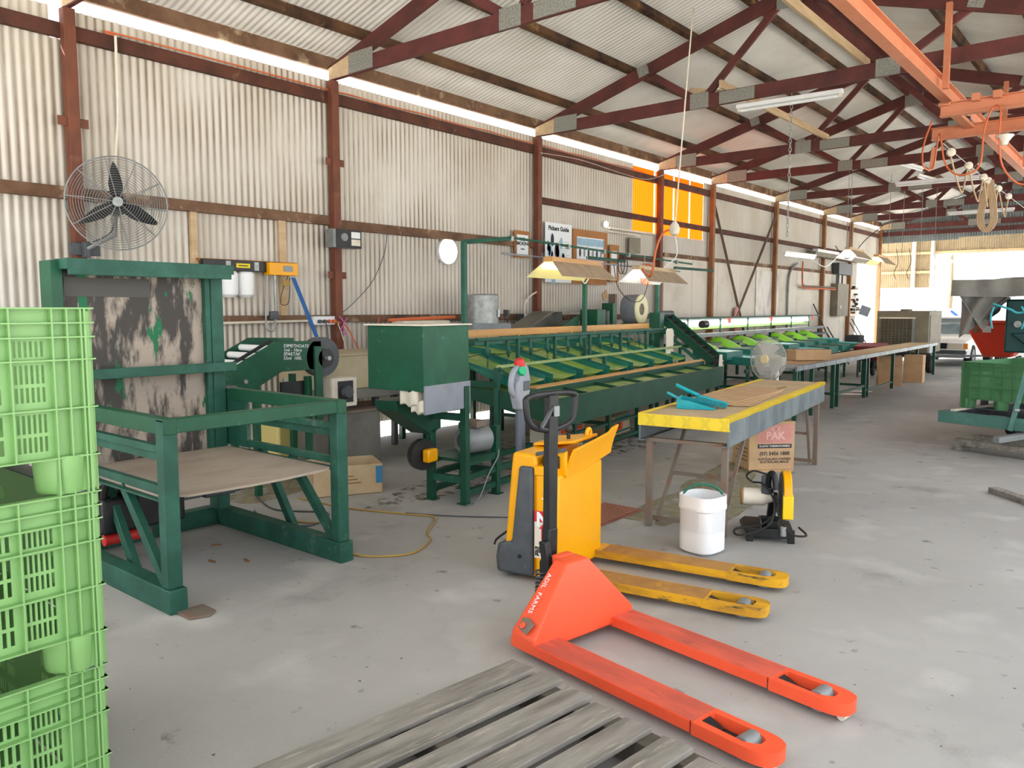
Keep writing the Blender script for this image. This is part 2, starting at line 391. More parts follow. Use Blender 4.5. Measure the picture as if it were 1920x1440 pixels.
# purlins under the sheets, eave plate, ridge
tag(M().box(-11, -1, 29.2, 33.6, 4.36, 4.40).build('ceiling_annex_sunshade', MT['roof']), kind='structure')  # unseen annex roof, added and sized to keep sun off the annex sheets
n = 5
for x in (-7.05, -6.0, -5.07, -4.25, -3.25, -2.35, -1.4, -.45):
    sl = .285 if x < -3.75 else -.30
    z = RZ(x) - .065
    tag(M().bar((x, -2.1, z), (x, 28.7, z), .075, .10, up=(-sl, 0, 1)).build('trim_%d' % n, MT['purlin'], bev=.004), kind='structure'); n += 1
tag(M().bar((-7.66, -2.1, RZ(-7.66) - .085), (-7.66, 28.7, RZ(-7.66) - .085), .05, .15).build('trim_%d' % n, MT['girt2'], bev=.004), kind='structure'); n += 1
for x in (-3.86, -3.64):
    tag(M().bar((x, -2.1, RZ(-3.75) - .12), (x, 28.7, RZ(-3.75) - .12), .06, .16).build('trim_%d' % n, MT['truss'], bev=.004), kind='structure'); n += 1
# wall girts
def girt(y0, y1, z, h, mt, x=WX + .045, d=.06):
    global n
    tag(M().box(x - d / 2, x + d / 2, y0, y1, z - h / 2, z + h / 2).build('trim_%d' % n, mt, bev=.004), kind='structure'); n += 1
girt(-1.6, 28.4, 4.04, .125, MT['girt'])
girt(-1.6, 5.95, 2.635, .11, MT['girt2']); girt(5.95, 9.9, 2.60, .11, MT['girt2']); girt(9.9, 13.7, 2.55, .10, MT['girt'])
girt(9.9, 26.3, 3.29, .10, MT['girt'])
girt(-1.6, 9.9, 1.49, .085, MT['girt2']); girt(9.9, 13.8, 1.47, .085, MT['girt2'])
girt(4.6, 11.4, .42, .08, MT['girt2'])
for (a, b, z) in ((15.75, 19.3, 3.3),):
    pass

# steel wall posts
POSTS = [3.04, 5.90, 9.76, 13.56, 15.80, 19.31, 22.84, 25.26, 28.43]
where = ['behind the big wall fan', 'carrying the black meter box', 'between the smoking sign and the picking poster', 'dividing the orange sheets',
         'at the far edge of the orange sheets', 'at the far foot of the steel cross brace', 'in front of the grey conduit', 'beside the electrical boards', 'at the far end of the wall']
for i, y in enumerate(POSTS):
    t = thing('wall_post', 'red-brown wall post %s' % where[i], 'post', (-7.59, y, 0), 0, 'posts along the corrugated wall')
    M().box(-.05, .05, -.05, .05, 0, 4.22).build('shaft', MT['redwood'] if i < 4 else MT['postsunlit'], t, bev=.006)
    for z in (2.0, 3.3) if i in (1,) else ((3.25,) if i == 0 else ()):
        M().box(.01, .022, -.13, .13, z - .04, z + .04).build('fixing_tab', MT['redwood'], t, bev=.003)
    M().box(-.06, .06, -.06, .06, 0, .012).build('foot_plate', MT['redwood'], t)

# roof trusses
tn = ['nearest roof truss, just overhead at the top left', 'second roof truss from the viewer, above the green sorting line', 'third roof truss, carrying the unlit white batten',
      'fourth roof truss, over the orange wall sheets', 'fifth roof truss, just past the orange wall sheets', 'sixth roof truss, above the far lit batten',
      'seventh roof truss, near the electrical boards', 'eighth roof truss, before the doorway in the wall', 'farthest roof truss, against the grey gable']
def truss(y, label):
    t = thing('roof_truss', label, 'truss', (-3.75, y, 4.30), 0, 'red timber roof trusses')
    g = M((-3.75, y, 4.30)); w = .045
    zc = 4.30; rz = lambda x: RZ(x) - .205
    M(g.o).box(-7.62, .3, y - w / 2, y + w / 2, zc - .08, zc + .085).build('bottom_chord', MT['truss'], t, bev=.004)
    for xa, sl in ((-7.62, .285), (.3, -.30)):
        M(g.o).bar((xa, y, rz(xa) - .02), (-3.75, y, rz(-3.75) - .02), w, .17).build('rafter', MT['truss'], t, bev=.004)
    for xn, xr in ((-4.9, -5.75), (-2.6, -1.75)):
        M(g.o).bar((xn, y + .03, zc), (xr, y + .03, rz(xr)), w, .09).build('web', MT['truss'], t, bev=.003)
        M(g.o).bar((xn, y + .03, zc), (-3.75 + (-.06 if xn < -3.75 else .06), y + .03, rz(-3.75) - .04), w, .09).build('web', MT['truss'], t, bev=.003)
        p = M(g.o)
        p.box(xn - .13, xn + .13, y - .034, y - .024, zc - .085, zc + .11)
        p.build('gusset_plate', MT['gusset'], t)
        M(g.o).cbox((xr, y - .03, rz(xr)), (.16, .012, .14), ry=-16 if xr < -3.75 else 16).build('gusset_plate', MT['gusset'], t)
    M(g.o).box(-3.9, -3.6, y - .034, y - .024, rz(-3.75) - .2, rz(-3.75) + .04).build('gusset_plate', MT['gusset'], t)
    M(g.o).box(-7.25, -6.85, y - .034, y - .024, zc - .07, zc + .15).build('gusset_plate', MT['gusset'], t)
    M(g.o).box(-4.62, -4.15, y - .034, y - .024, zc - .075, zc + .075).build('gusset_plate', MT['gusset'], t)
    M(g.o).prism([(-7.62, 4.23), (-7.26, 4.23), (-7.26, 4.44), (-7.62, 4.36)], (0, y - .03, 0), (1, 0, 0), (0, 0, 1), (0, .06, 0)).build('heel_block', MT['paletimber'], t, bev=.003)
    return t
for y, l in zip(POSTS[1:], tn[1:]): truss(y, l)
truss(POSTS[0], tn[0])

# pale timber ties lying across the chords
def tie(x, y0, y1, lab, z=4.44, dx=0):
    tag(M((x, (y0 + y1) / 2, z)).bar((x, y0, z), (x + dx, y1, z), .035, .10).build('tie_timber', MT['paletimber'], bev=.003), lab, 'timber', 'pale tie timbers on the roof trusses')
tie(-2.87, 5.75, 9.95, 'pale pine tie running from the second to the third roof truss beside the crane rail')
tie(-4.55, 9.6, 13.72, 'pale pine tie running between the third and fourth roof trusses, below the unlit batten')
tag(M((-4.95, 9.9, 4.42)).cbox((-4.85, 9.85, 4.43), (.5, .05, .09), ry=14).build('timber_offcut', MT['paletimber'], bev=.003), 'short pale offcut lying on the third roof truss by its nail plate', 'timber')
# steel cross brace between two wall posts
for (ya, za, yb, zb, lab) in ((15.85, 3.85, 18.2, .05, 'flat steel brace strap leaning down to the right on the far lining panels'),
                              (19.2, 3.85, 16.6, .9, 'flat steel brace strap leaning down to the left on the far lining panels')):
    tag(M((WX + .12, (ya + yb) / 2, 0)).bar((WX + .115 + (.016 if yb < ya else 0), ya, za), (WX + .115 + (.016 if yb < ya else 0), yb, zb), .012, .06, up=(1, 0, 0)).build('brace_strap', MT['rust']), lab, 'brace', 'cross brace straps on the wall')
# ---------------------------------------------------------------- stacked harvest bins, front left
def bin_mesh_parts(t, body_mt, ox=0, oy=0, oz=0, S=1.16, H=.533, fine=True):
    """bin with the corner rib lattice; local frame: x 0..-S, y 0..-S, z 0..H; feet .105 high"""
    fz = .11; top = H
    rows = [fz, .25, .388, .452, .492, top]
    def side(m, P):
        # P(a, z, d): a along the side 0..S, d outward from the panel
        half = [.0, .036, .073, .112, .219]
        cols = half + [.36, .47, .58] ; cols = cols + [S - c for c in cols[:-1][::-1]]
        def slab(a0, a1, z0, z1, d0, d1):
            m.hexa([P(a0, z0, d0), P(a1, z0, d0), P(a1, z0, d1), P(a0, z0, d1), P(a0, z1, d0), P(a1, z1, d0), P(a1, z1, d1), P(a0, z1, d1)])
        for i in range(len(cols) - 1):
            a0, a1 = cols[i], cols[i + 1]
            for j in range(len(rows) - 1):
                z0, z1 = rows[j], rows[j + 1]
                vent = (a1 - a0) > .09 and j in (0, 1, 2) and i not in (6, 7)
                if not vent or not fine and j == 2:
                    slab(a0, a1, z0, z1, -.028, -.022); continue
                k = 6; w = (a1 - a0 - .024) / k; mid = (z0 + z1) / 2
                bands = [(z0 + .022, mid - .005), (mid + .005, z1 - .012)] if j < 2 else [(z0 + .01, z1 - .01)]
                slab(a0, a1, z0, bands[0][0], -.028, -.022); slab(a0, a1, bands[-1][1], z1, -.028, -.022)
                if len(bands) == 2: slab(a0 + .012, a1 - .012, bands[0][1], bands[1][0], -.028, -.022)
                slab(a0, a0 + .012, bands[0][0], bands[-1][1], -.028, -.022); slab(a1 - .012, a1, bands[0][0], bands[-1][1], -.028, -.022)
                for (b0, b1) in bands:
                    for q in range(k):
                        slab(a0 + .012 + q * w, a0 + .012 + q * w + w * .45, b0, b1, -.028, -.022)
        for a in cols[1:-1]: slab(max(0, a - .0022), min(S, a + .0022), fz if .12 < a < S - .12 else .0, top, -.022, 0)
        for z in rows: slab(0, S, z - .0022, z + .0022, -.022, .001)
        # corner foot skins
        for a0, a1 in ((0, .115), (S - .115, S)): slab(a0, a1, 0.0, fz, -.028, -.02)
    sides = [lambda a, z, d: (ox + d, oy - a, oz + z), lambda a, z, d: (ox - S - d, oy - a, oz + z),
             lambda a, z, d: (ox - a, oy + d, oz + z), lambda a, z, d: (ox - a, oy - S - d, oz + z)]
    for P in sides:
        m = M(); side(m, P); m.build('side_wall', body_mt, t, smooth=False)
    M().box(ox - S + .045, ox - .045, oy - S + .045, oy - .045, oz + fz, oz + fz + .012).build('base', body_mt, t)
    for fx in (0, 1, 2):
        for fy in (0, 2):
            x0 = ox - S * fx / 2 - (.075 if fx == 1 else (0 if fx == 0 else -.15)); y0 = oy - (0 if fy == 0 else S - .15)
            f = M(); f.lathe([(.062, 0), (.066, .01), (.072, fz)], 20, (x0 - .075, y0 - .075, oz + .004), (0, 0, 1), .6)
            f.build('foot', body_mt, t)
    for cx in (0, 1):
        for cy in (0, 1):
            x0 = ox - cx * S; y0 = oy - cy * S; sx = 1 if cx else -1; sy = 1 if cy else -1
            xs = sorted((x0 + sx * .03, x0 + sx * .115)); ys = sorted((y0 + sy * .03, y0 + sy * .115))
            xq = sorted((x0 + sx * .012, x0 + sx * .112)); yq = sorted((y0 + sy * .012, y0 + sy * .112))
            M().box(xq[0], xq[1], yq[0], yq[1], oz + .005, oz + fz + .002).build('corner_foot', body_mt, t)
            xr = sorted((x0 + sx * .006, x0 + sx * .034)); yr = sorted((y0 + sy * .006, y0 + sy * .034))
            M().box(xr[0], xr[1], yr[0], yr[1], oz + .005, oz + H - .003).build('corner_post', body_mt, t, bev=.008)
    if fine:
        M().cyl((ox - .014, oy - .092, oz + .055), (ox - .009, oy - .092, oz + .055), .010, 12).build('foot_plug', MT['dgrey'], t)
        for yy in (-.04, -1.12): M().box(ox - S + .01, ox - .012, oy + yy - .03, oy + yy + .03, oz + .0, oz + .006).build('runner_strip', MT['dgrey'], t)
labs = ['bottom green plastic bin of the stack, on the floor at the left edge', 'middle green plastic bin of the left stack, between two others', 'topmost green plastic bin of the left stack, level with the eye']
for k in range(3):
    t = thing('harvest_bin', labs[k], 'bin', (-2.39 - (.022 if k == 0 else .008 if k == 1 else 0), .988, .535 * k), 0, 'light green harvest bins stacked at the left')
    bin_mesh_parts(t, MT['bin'])

# ---------------------------------------------------------------- bin tipper (green frame with worn back panel)
MT['wornpanel'] = mat('scuffed_black_panel', '#45413e', .65, 0, '#a89b8e', 5, .46, .56, c3='#1f6e48', lo3=.59, hi3=.6, scale3=3.2, stretch=(1, 1.7, .5))
T0 = (-4.62, 2.5, 0)
t = thing('bin_tipper', 'green steel bin tipper with a scuffed upright back panel and plywood platform', 'machine', T0)
A = lambda: M(T0)
G = MT['greend']
A().box(-5.32, -5.30, 2.0, 2.96, .52, 1.86).build('back_panel', MT['wornpanel'], t)
A().box(-5.298, -5.294, 2.02, 2.56, 1.68, 1.80).build('rubber_patch', mat('rubber_sheet_patch', '#575450', .7), t)
m = A(); m.box(-5.42, -5.25, 1.93, 2.0, .15, 1.9); m.build('side_channel', MT['green'], t, bev=.004)
m = A(); m.box(-5.36, -5.24, 2.97, 3.06, .15, 1.86); m.box(-5.30, -5.25, 2.93, 2.97, .52, 1.86); m.build('side_channel', MT['greend'], t, bev=.004)
m = A(); m.box(-5.32, -5.13, 1.98, 3.09, 1.845, 1.91); m.box(-5.15, -5.13, 1.99, 3.07, 1.81, 1.85); m.build('top_channel', MT['greend'], t, bev=.003)
m = A(); m.box(-5.32, -5.16, 2.0, 3.09, 1.185, 1.195); m.box(-5.17, -5.15, 2.0, 3.1, 1.16, 1.225); m.build('middle_channel', MT['greend'], t, bev=.003)
A().prism([(-5.32, .62), (-5.0, .62), (-5.0, .93), (-5.06, 1.02), (-5.32, 1.03)], (0, 3.07, 0), (1, 0, 0), (0, 0, 1), (0, .02, 0)).build('side_gusset', MT['greend'], t)
# platform with a bowed front edge
pts = [(-5.22, 2.0), (-4.1, 1.985), (-3.99, 2.09)] + [(-3.985 + .035 * math.sin(PI * i / 8), 2.1 + .88 * i / 8) for i in range(9)] + [(-4.02, 3.04), (-5.22, 3.05)]
A().prism(pts, (0, 0, .598), (1, 0, 0), (0, 1, 0), (0, 0, .014)).build('platform', MT['ply'], t)
for y in (1.985, 3.095):
    A().box(-4.035, -3.955, y - .04, y + .04, .13, 1.02).build('front_leg', G, t, bev=.005)
    A().box(-5.44, -5.36, y - .04, y + .04, .0, .66).build('rear_leg', G, t, bev=.005)
    m = A(); m.box(-5.46, -3.93, y - .05, y + .05, 0, .13); m.build('base_rail', G, t, bev=.006)
    A().bar((-4.05, y, .13), (-4.55, y + .02, .60), .045, .06).build('brace', G, t, bev=.004)
    A().bar((-4.62, y + .1, .05), (-5.02, y + .1, .60), .045, .06).build('brace', G, t, bev=.004)
    m = A()
    m.box(-5.2, -3.95, y - .035, y + .035, .95, 1.035); m.build('top_rail', MT['green'], t, bev=.004)
    m = A()
    m.box(-5.2, -4.03, y - .02, y + .02, .845, .885); m.box(-5.2, -4.03, y + .015, y + .03, .79, .835); m.build('guard_rail', G, t, bev=.003)
    m = A()
    m.box(-5.2, -4.03, y - .02, y + .02, .625, .67); m.box(-5.2, -4.03, y - .03, y + .03, .585, .597); m.build('platform_rail', G, t, bev=.003)
A().box(-4.03, -3.955, 1.95, 3.13, .955, 1.03).build('front_rail', MT['green'], t, bev=.004)
A().box(-5.50, -5.40, 1.9, 3.15, 0, .13).build('cross_rail', G, t, bev=.005)
m = A(); m.box(-5.44, -5.30, 2.03, 3.05, .545, .585); m.build('platform_bearer', MT['greendark'], t)
# hydraulic pack slung under the platform
m = A(); m.cyl((-5.05, 2.52, .40), (-5.05, 2.72, .40), .085, 20); m.build('hydraulic_motor', MT['grey'], t)
A().box(-5.14, -4.96, 2.72, 2.95, .32, .48).build('motor_terminal_box', MT['dgrey'], t, bev=.01)
A().box(-5.3, -4.85, 2.0, 2.52, .24, .46).build('oil_tank', MT['black'], t, bev=.02)
A().cyl((-4.9, 2.02, .2), (-4.9, 2.3, .2), .035, 14).build('red_ram', MT['redpaint'], t)
m = A(); m.tube(smooth_path([(-4.95, 2.05, .4), (-4.8, 2.02, .58), (-4.72, 2.12, .5), (-4.85, 2.2, .36)]), .022, 8); m.build('hydraulic_hose', MT['rubber'], t)
m = A(); m.tube(smooth_path([(-5.0, 2.15, .45), (-4.85, 2.2, .56), (-4.7, 2.35, .48), (-4.9, 2.4, .3)]), .016, 8); m.build('hydraulic_hose', MT['rubber'], t)
tag(M((-3.86, 2.03, 0)).prism([(-.08, -.09), (.06, -.09), (.1, .0), (.06, .06), (-.08, .06)], (-3.86, 2.06, .001), (1, 0, 0), (0, 1, 0), (0, 0, .012)).build('drip_tray', MT['rust'], bev=.003),
    'small rusty plate on the floor at the near leg of the bin tipper', 'plate')

# ---------------------------------------------------------------- big industrial wall fan
C = V((-7.08, 3.17, 2.515)); ax = V((.93, -.36, .04)).normalized()
t = thing('wall_fan', 'large black-bladed industrial fan in a round wire cage on the first wall post', 'fan', tuple(C))
u = V((0, 0, 1)); u = (u - ax * u.dot(ax)).normalized(); v = ax.cross(u)
RF = .40
m = M(C)
m.tube([C + (u * math.cos(2 * PI * i / 48) + v * math.sin(2 * PI * i / 48)) * RF for i in range(48)], .007, 6, close=True)
m.build('cage_rim', MT['grey'], t)
for sgn, nm in ((1, 'front_grille'), (-1, 'rear_grille')):
    m = M(C)
    dome = lambda r: ax * (sgn * .085 * (1 - (r / RF) ** 2.2))
    k = 17
    for j in range(1, k):
        r = .05 + (RF - .05) * j / k
        m.tube([C + dome(r) + (u * math.cos(2 * PI * i / 40) + v * math.sin(2 * PI * i / 40)) * r for i in range(40)], .0018, 4, close=True)
    for q in range(10):
        a = 2 * PI * q / 10 + .2
        m.tube([C + dome(r) + (u * math.cos(a) + v * math.sin(a)) * r for r in (.045, .13, .22, .31, RF)], .0032, 5)
    m.build(nm, MT['grey'], t)
m = M(C); m.lathe([(.001, .004), (.04, .004), (.043, 0), (.043, -.006)], 24, C + ax * .09, ax); m.build('centre_badge', MT['galv'], t)
m = M(C); m.lathe([(.001, .03), (.055, .03), (.06, .02), (.06, -.02)], 20, C, ax); m.build('hub', MT['black'], t)
for q in range(3):
    a0 = 2 * PI * q / 3 + .04
    m = M(C)
    def bl(i, j):
        r = .05 + .30 * i; wd = .052 * (1.15 - .9 * abs(i - .35)) * (1 - i ** 6 * .7)
        e = u * math.cos(a0) + v * math.sin(a0); g = -u * math.sin(a0) + v * math.cos(a0)
        return C + e * r + g * (wd * (j - .5) * 2) + ax * (.035 * (j - .5) * 1.6)
    m.sheet(bl, 8, 4, tuple(ax * .004)); m.build('blade', MT['black'], t)
m = M(C); m.lathe([(.06, -.02), (.085, -.05), (.085, -.2), (.05, -.24), (.001, -.25)], 20, C, ax); m.build('motor', MT['dgrey'], t)
m = M(C); m.tube([C - ax * .15, C - ax * .15 + V((-.05, 0, -.25)), (-7.45, 3.06, 2.14)], .018, 8); m.build('support_arm', MT['grey'], t)
m = M(C); m.box(-7.535, -7.50, 2.93, 3.19, 2.08, 2.19); m.box(-7.52, -7.44, 3.03, 3.08, 2.06, 2.2); m.build('wall_bracket', MT['dgrey'], t, bev=.006)
m = M(C); m.tube(smooth_path([C - ax * .2, (-7.4, 3.25, 2.3), (-7.5, 3.12, 2.2)]), .006, 6); m.build('power_lead', MT['rubber'], t)

# ---------------------------------------------------------------- things on the near wall
def wbox(m, y0, y1, z0, z1, d0, d1): return m.box(WX + d0, WX + d1, y0, y1, z0, z1)
def batten(y0, y1, z0, z1, lab, d=.058):
    tag(wbox(M((WX, (y0 + y1) / 2, z0)), y0, y1, z0, z1, .012, d).build('timber_batten', MT['paletimber'], bev=.003), lab, 'timber')
batten(5.17, 5.26, 1.5, 2.6, 'pale upright timber batten behind the yellow hoist box')
batten(4.14, 4.21, 1.55, 2.62, 'pale upright timber batten right of the wall fan')
# conduit dropping from the top girt
m = M((WX, 3.44, 2.5)); m.tube(smooth_path([(WX + .09, 3.46, 4.1), (WX + .09, 3.45, 3.4), (WX + .06, 3.42, 2.9), (WX + .06, 3.43, 2.1), (WX + .06, 3.44, 1.55)]), .013, 8)
tag(m.build('conduit_pipe', MT['offwhite']), 'cream conduit dropping down the wall behind the fan', 'pipe')
m = M((WX, 5, 4.1)); m.tube(smooth_path([(WX + .09, 3.46, 4.1), (WX + .09, 3.55, 4.125), (WX + .085, 5.8, 4.12)] + [(WX + .085, 5.8 + .4 * i, 4.118 + .008 * math.sin(i * 2)) for i in range(1, 19)]), .008, 6)
tag(m.build('wall_cable', MT['cord']), 'thin orange cable clipped along the topmost wall girt', 'cable')
# hoist rail
t = thing('electric_hoist', 'black wall rail with a yellow control box and hanging steel tubes', 'hoist', (WX, 4.9, 2.03))
O = (WX, 4.9, 2.03)
wbox(M(O), 4.2, 5.12, 2.0, 2.11, .1, .16).build('rail', MT['black'], t, bev=.004)
wbox(M(O), 4.18, 5.36, 2.10, 2.12, .06, .1).build('backing_board', MT['board'], t)
m = wbox(M(O), 4.93, 5.29, 1.97, 2.105, .1, .22); m.build('control_box', MT['yellow'], t, bev=.005)
wbox(M(O), 5.1, 5.22, 2.01, 2.075, .22, .223).build('rating_label', MT['grey'], t)
wbox(M(O), 4.57, 4.73, 2.035, 2.08, .16, .163).build('yellow_label', mat('yellow_label', '#e8d21c', .5), t)
wbox(M(O), 4.595, 4.705, 2.052, 2.063, .163, .1645).build('label_print', MT['dkink'], t)
for y in (4.45, 4.78): wbox(M(O), y, y + .055, 2.01, 2.1, .16, .164).build('clamp_plate', MT['galv'], t)
m = M(O); m.cyl((WX + .16, 5.03, 1.97), (WX + .16, 5.03, 1.48), .016, 10); m.build('steel_tube', MT['galv'], t)
m = M(O); m.tube([(WX + .17, 4.93, 1.97), (WX + .17, 4.90, 1.6)] + arc((WX + .17, 4.955, 1.42), .06, 170, 370, 12, (0, 1, 0), (0, 0, 1)) + [(WX + .17, 5.01, 1.5)], .010, 8); m.build('bent_tube', MT['galv'], t)
m = M(O); m.tube(smooth_path([(WX + .16, 5.2, 1.97), (WX + .16, 5.12, 1.8), (WX + .16, 5.1, 1.66), (WX + .16, 5.2, 1.68), (WX + .16, 5.22, 1.95)]), .004, 5); m.build('control_lead', MT['rubber'], t)
wbox(M(O), 5.13, 5.22, 1.86, 1.92, .165, .168).build('hang_tag', MT['ycord'], t)
wbox(M(O), 4.95, 5.05, 1.49, 1.58, .14, .19).build('valve', MT['dgrey'], t, bev=.01)
m = M((WX, 5.3, 1.6)); m.sheet(lambda a, b: (WX + .20 + .2 * a, 5.235 + .16 * a + .055 * (b - .5), 1.95 - .68 * a), 6, 1, (.004, 0, 0))
tag(m.build('lifting_strap', MT['bluestrap']), 'blue lifting strap hanging from the yellow hoist box to the green elevator', 'strap')
for i, y in enumerate((4.30, 4.50, 4.69)):
    m = M((WX, y, 1.86)); m.lathe([(.05, 0), (.085, .03), (.088, .06), (.09, .25), (.07, .27)], 20, (WX + .13, y, 1.725), (0, 0, 1))
    if i == 0: continue
    tag(m.build('filter_canister', MT['white']), ['', 'white canister hanging below the black hoist rail, half hidden by the tipper', 'white canister hanging below the yellow label of the hoist rail'][i], 'canister', 'white canisters under the hoist rail')
# conduit with power outlets along the low girt
t = thing('power_outlet', 'white four-way power outlet on a conduit along the low girt', 'outlet', (WX, 5.7, 1.45))
O = (WX, 5.7, 1.45)
m = M(O); m.tube([(WX + .1, 4.3, 1.455), (WX + .1, 5.6, 1.47)], .014, 8); m.build('conduit', MT['offwhite'], t)
wbox(M(O), 5.55, 5.87, 1.42, 1.52, .08, .13).build('outlet_plate', MT['white'], t, bev=.006)
for y, c in ((5.62, 'dgrey'), (5.69, 'dgrey'), (5.76, 'cord'), (5.82, 'cord')):
    M(O).cyl((WX + .13, y, 1.46), (WX + .17, y, 1.46), .022, 12).build('plug', MT[c], t)
def hang(name, pts, r, mt, lab, cat='cord', k=8):
    P = smooth_path(pts, k); m = M(P[len(P) // 2]); m.tube(P, r, 6)
    return tag(m.build(name, mt), lab, cat)
hang('extension_cord', [(WX + .17, 5.82, 1.46), (WX + .15, 6.0, 1.4), (WX + .25, 6.05, 1.2), (WX + .25, 6.2, 1.0), (WX + .2, 6.4, .98), (WX + .16, 6.5, 1.2), (WX + .12, 6.53, 1.5)], .009, MT['cord'], 'orange extension cord drooping from the white outlet to the right')
hang('grey_lead', [(WX + .17, 5.69, 1.45), (WX + .19, 5.7, 1.3), (WX + .2, 5.68, 1.1), (WX + .2, 5.69, .95)], .006, MT['dgrey'], 'dark lead plugged into the white outlet and hanging straight down')
hang('white_lead', [(WX + .17, 5.86, 1.44), (WX + .19, 5.92, 1.25), (WX + .2, 5.98, 1.0), (WX + .2, 5.86, .8)], .006, MT['offwhite'], 'pale lead hanging beside the white power outlet')
t = hang('twine', [(-7.52, 5.87, 1.52), (-7.5, 5.93, 1.44), (-7.5, 5.88, 1.36), (-7.5, 5.95, 1.3), (-7.5, 5.92, 1.42), (-7.5, 5.98, 1.5)], .007, MT['pink'], 'pink baling twine knotted round the second wall post', 'twine')
hang('wall_cable', [(WX + .06, 6.75, 2.62), (WX + .05, 6.7, 2.3), (WX + .05, 6.5, 1.95), (WX + .05, 6.2, 1.68), (WX + .1, 5.98, 1.56)], .005, MT['dgrey'], 'thin dark cable sagging from the mid girt to the second post', 'cable')
# meter box
t = thing('meter_box', 'black meter box with two white labels on the second wall post', 'box', (-7.53, 5.9, 2.33)); O = (-7.53, 5.9, 2.33)
M(O).box(-7.55, -7.40, 5.72, 6.12, 2.31, 2.52).build('case', MT['grey'], t, bev=.004)
M(O).box(-7.40, -7.39, 5.76, 6.12, 2.31, 2.52).build('front_panel', MT['black'], t)
for z in (2.34, 2.425): M(O).box(-7.389, -7.386, 5.97, 6.1, z, z + .072).build('paper_label', MT['paper'] if z > 2.4 else MT['offwhite'], t)
M(O).lathe([(.001, .012), (.045, .012), (.05, 0)], 20, (-7.39, 5.87, 2.43), (1, 0, 0)).build('meter_window', MT['grey'], t)
# bright round bulkhead lamps
for (y, z, r, q, lab) in ((7.84, 2.39, .175, 1.05, 'large round lit bulkhead lamp on the corrugated wall above the green cabinet'), (11.75, 3.07, .055, 1, 'small round lit lamp high on the wall right of the picking posters')):
    t = thing('bulkhead_lamp', lab, 'lamp', (WX + .02, y, z))
    M((WX + .02, y, z)).lathe([(r * 1.02, 0), (r * 1.04, .04), (r * .98, .05)], 32, (WX + .012, y, z), (1, 0, 0)).build('rim', MT['white'], t)
    M((WX + .02, y, z)).lathe([(r * .97, .05), (r * .8, .075), (.001, .09)], 32, (WX + .012, y, z), (1, 0, 0)).build('diffuser', MT['lamp'], t)
# signs and posters
def board(name, lab, cat, y0, y1, z0, z1, mt, d0=.06, d1=.075):
    t = thing(name, lab, cat, (WX + .024, (y0 + y1) / 2, z0)); wbox(M((WX, (y0 + y1) / 2, z0)), y0, y1, z0, z1, d0, d1).build('backing', mt, t); return t, (WX, (y0 + y1) / 2, z0)
t, O = board('smoking_sign', 'small white SMOKING sign on a brown board left of the third post', 'sign', 9.22, 9.58, 2.38, 2.78, MT['board'])
wbox(M(O), 9.27, 9.54, 2.43, 2.72, .075, .078).build('sign_face', MT['paper'], t)
text('lettering', 'NO\nSMOKING', MT['dkink'], t, (WX + .0795 - O[0], 9.405 - O[1], 2.63 - O[2]), .075, (0, 1, 0), (0, 0, 1), align='CENTER', bold=.002)
wbox(M(O), 9.36, 9.45, 2.50, 2.515, .078, .0795).build('small_print', MT['dkink'], t)
t, O = board('picking_poster', 'tall white Pickers Guide poster right of the third post', 'poster', 9.98, 10.70, 2.03, 2.97, MT['paper'], .06, .066)
text('lettering', 'Pickers Guide', MT['dkink'], t, (WX + .068 - O[0], 10.06 - O[1], 2.85 - O[2]), .098, (0, 1, 0), (0, 0, 1), bold=.0035)
rr = random.Random(3)
for i in range(13):
    y = 10.05 + rr.random() * .5; z = 2.1 + rr.random() * .6; a = .05 + rr.random() * .06
    m = M(); m.lathe([(1, 0), (1, .001)], 16, (0, 0, 0), (0, 0, 1)); m.v = [(WX + .067 - O[0] + p[2], y + a * .55 * p[0] - O[1], z + a * 1.3 * p[1] - O[2]) for p in m.v]
    m.build('printed_mango', MT['blueink'] if i % 3 else MT['dkink'] if i % 2 else MT['pinkink'], t)
m = M(O)
for i in range(9): wbox(m, 10.33, 10.62 - .04 * (i % 3), 2.68 - .035 * i, 2.685 - .035 * i, .066, .0675)
m.build('print_lines', MT['grey'], t)
t, O = board('variety_board', 'brown board with a blue and pink chart of dark fruit shapes', 'poster', 10.72, 11.75, 2.02, 2.92, MT['board'])
wbox(M(O), 10.83, 11.63, 2.14, 2.80, .075, .078).build('chart_sheet', MT['paper'], t)
wbox(M(O), 10.83, 11.63, 2.66, 2.78, .078, .0795).build('chart_header', MT['blueink'], t)
wbox(M(O), 10.83, 11.63, 2.33, 2.44, .078, .0792).build('chart_band', MT['pinkink'], t)
for r_, z in ((6, 2.54), (6, 2.24)):
    for i in range(r_):
        y = 10.92 + i * .125
        m = M(); m.lathe([(1, 0), (1, .001)], 16); m.v = [(WX + .0795 - O[0] + p[2], y + .03 * p[0] - O[1], z + (.07 if z > 2.4 else .05) * p[1] - O[2]) for p in m.v]
        m.build('fruit_print', MT['dkink'] if i % 2 == 0 else MT['greypaint'], t)
t, O = board('notice_board', 'narrow brown board with white slips at the right of the fruit chart', 'sign', 11.83, 12.13, 2.08, 2.73, MT['board'])
wbox(M(O), 11.88, 12.06, 2.44, 2.62, .075, .078).build('paper_slip', MT['paper'], t)
wbox(M(O), 11.88, 12.05, 2.12, 2.40, .075, .078).build('paper_slip', MT['paper'], t)
# ---------------------------------------------------------------- machines standing 7.5 degrees off the wall
MA = 7.5; cm, sm = math.cos(R(MA)), math.sin(R(MA))
def mw(a, b, z=0): return (a * cm - b * sm, a * sm + b * cm, z)      # machine frame -> world
def mthing(name, label, cat, a, b, group=None, z=0):
    t = thing(name, label, cat, mw(a, b, z), MA, group); return t, (a, b, z)

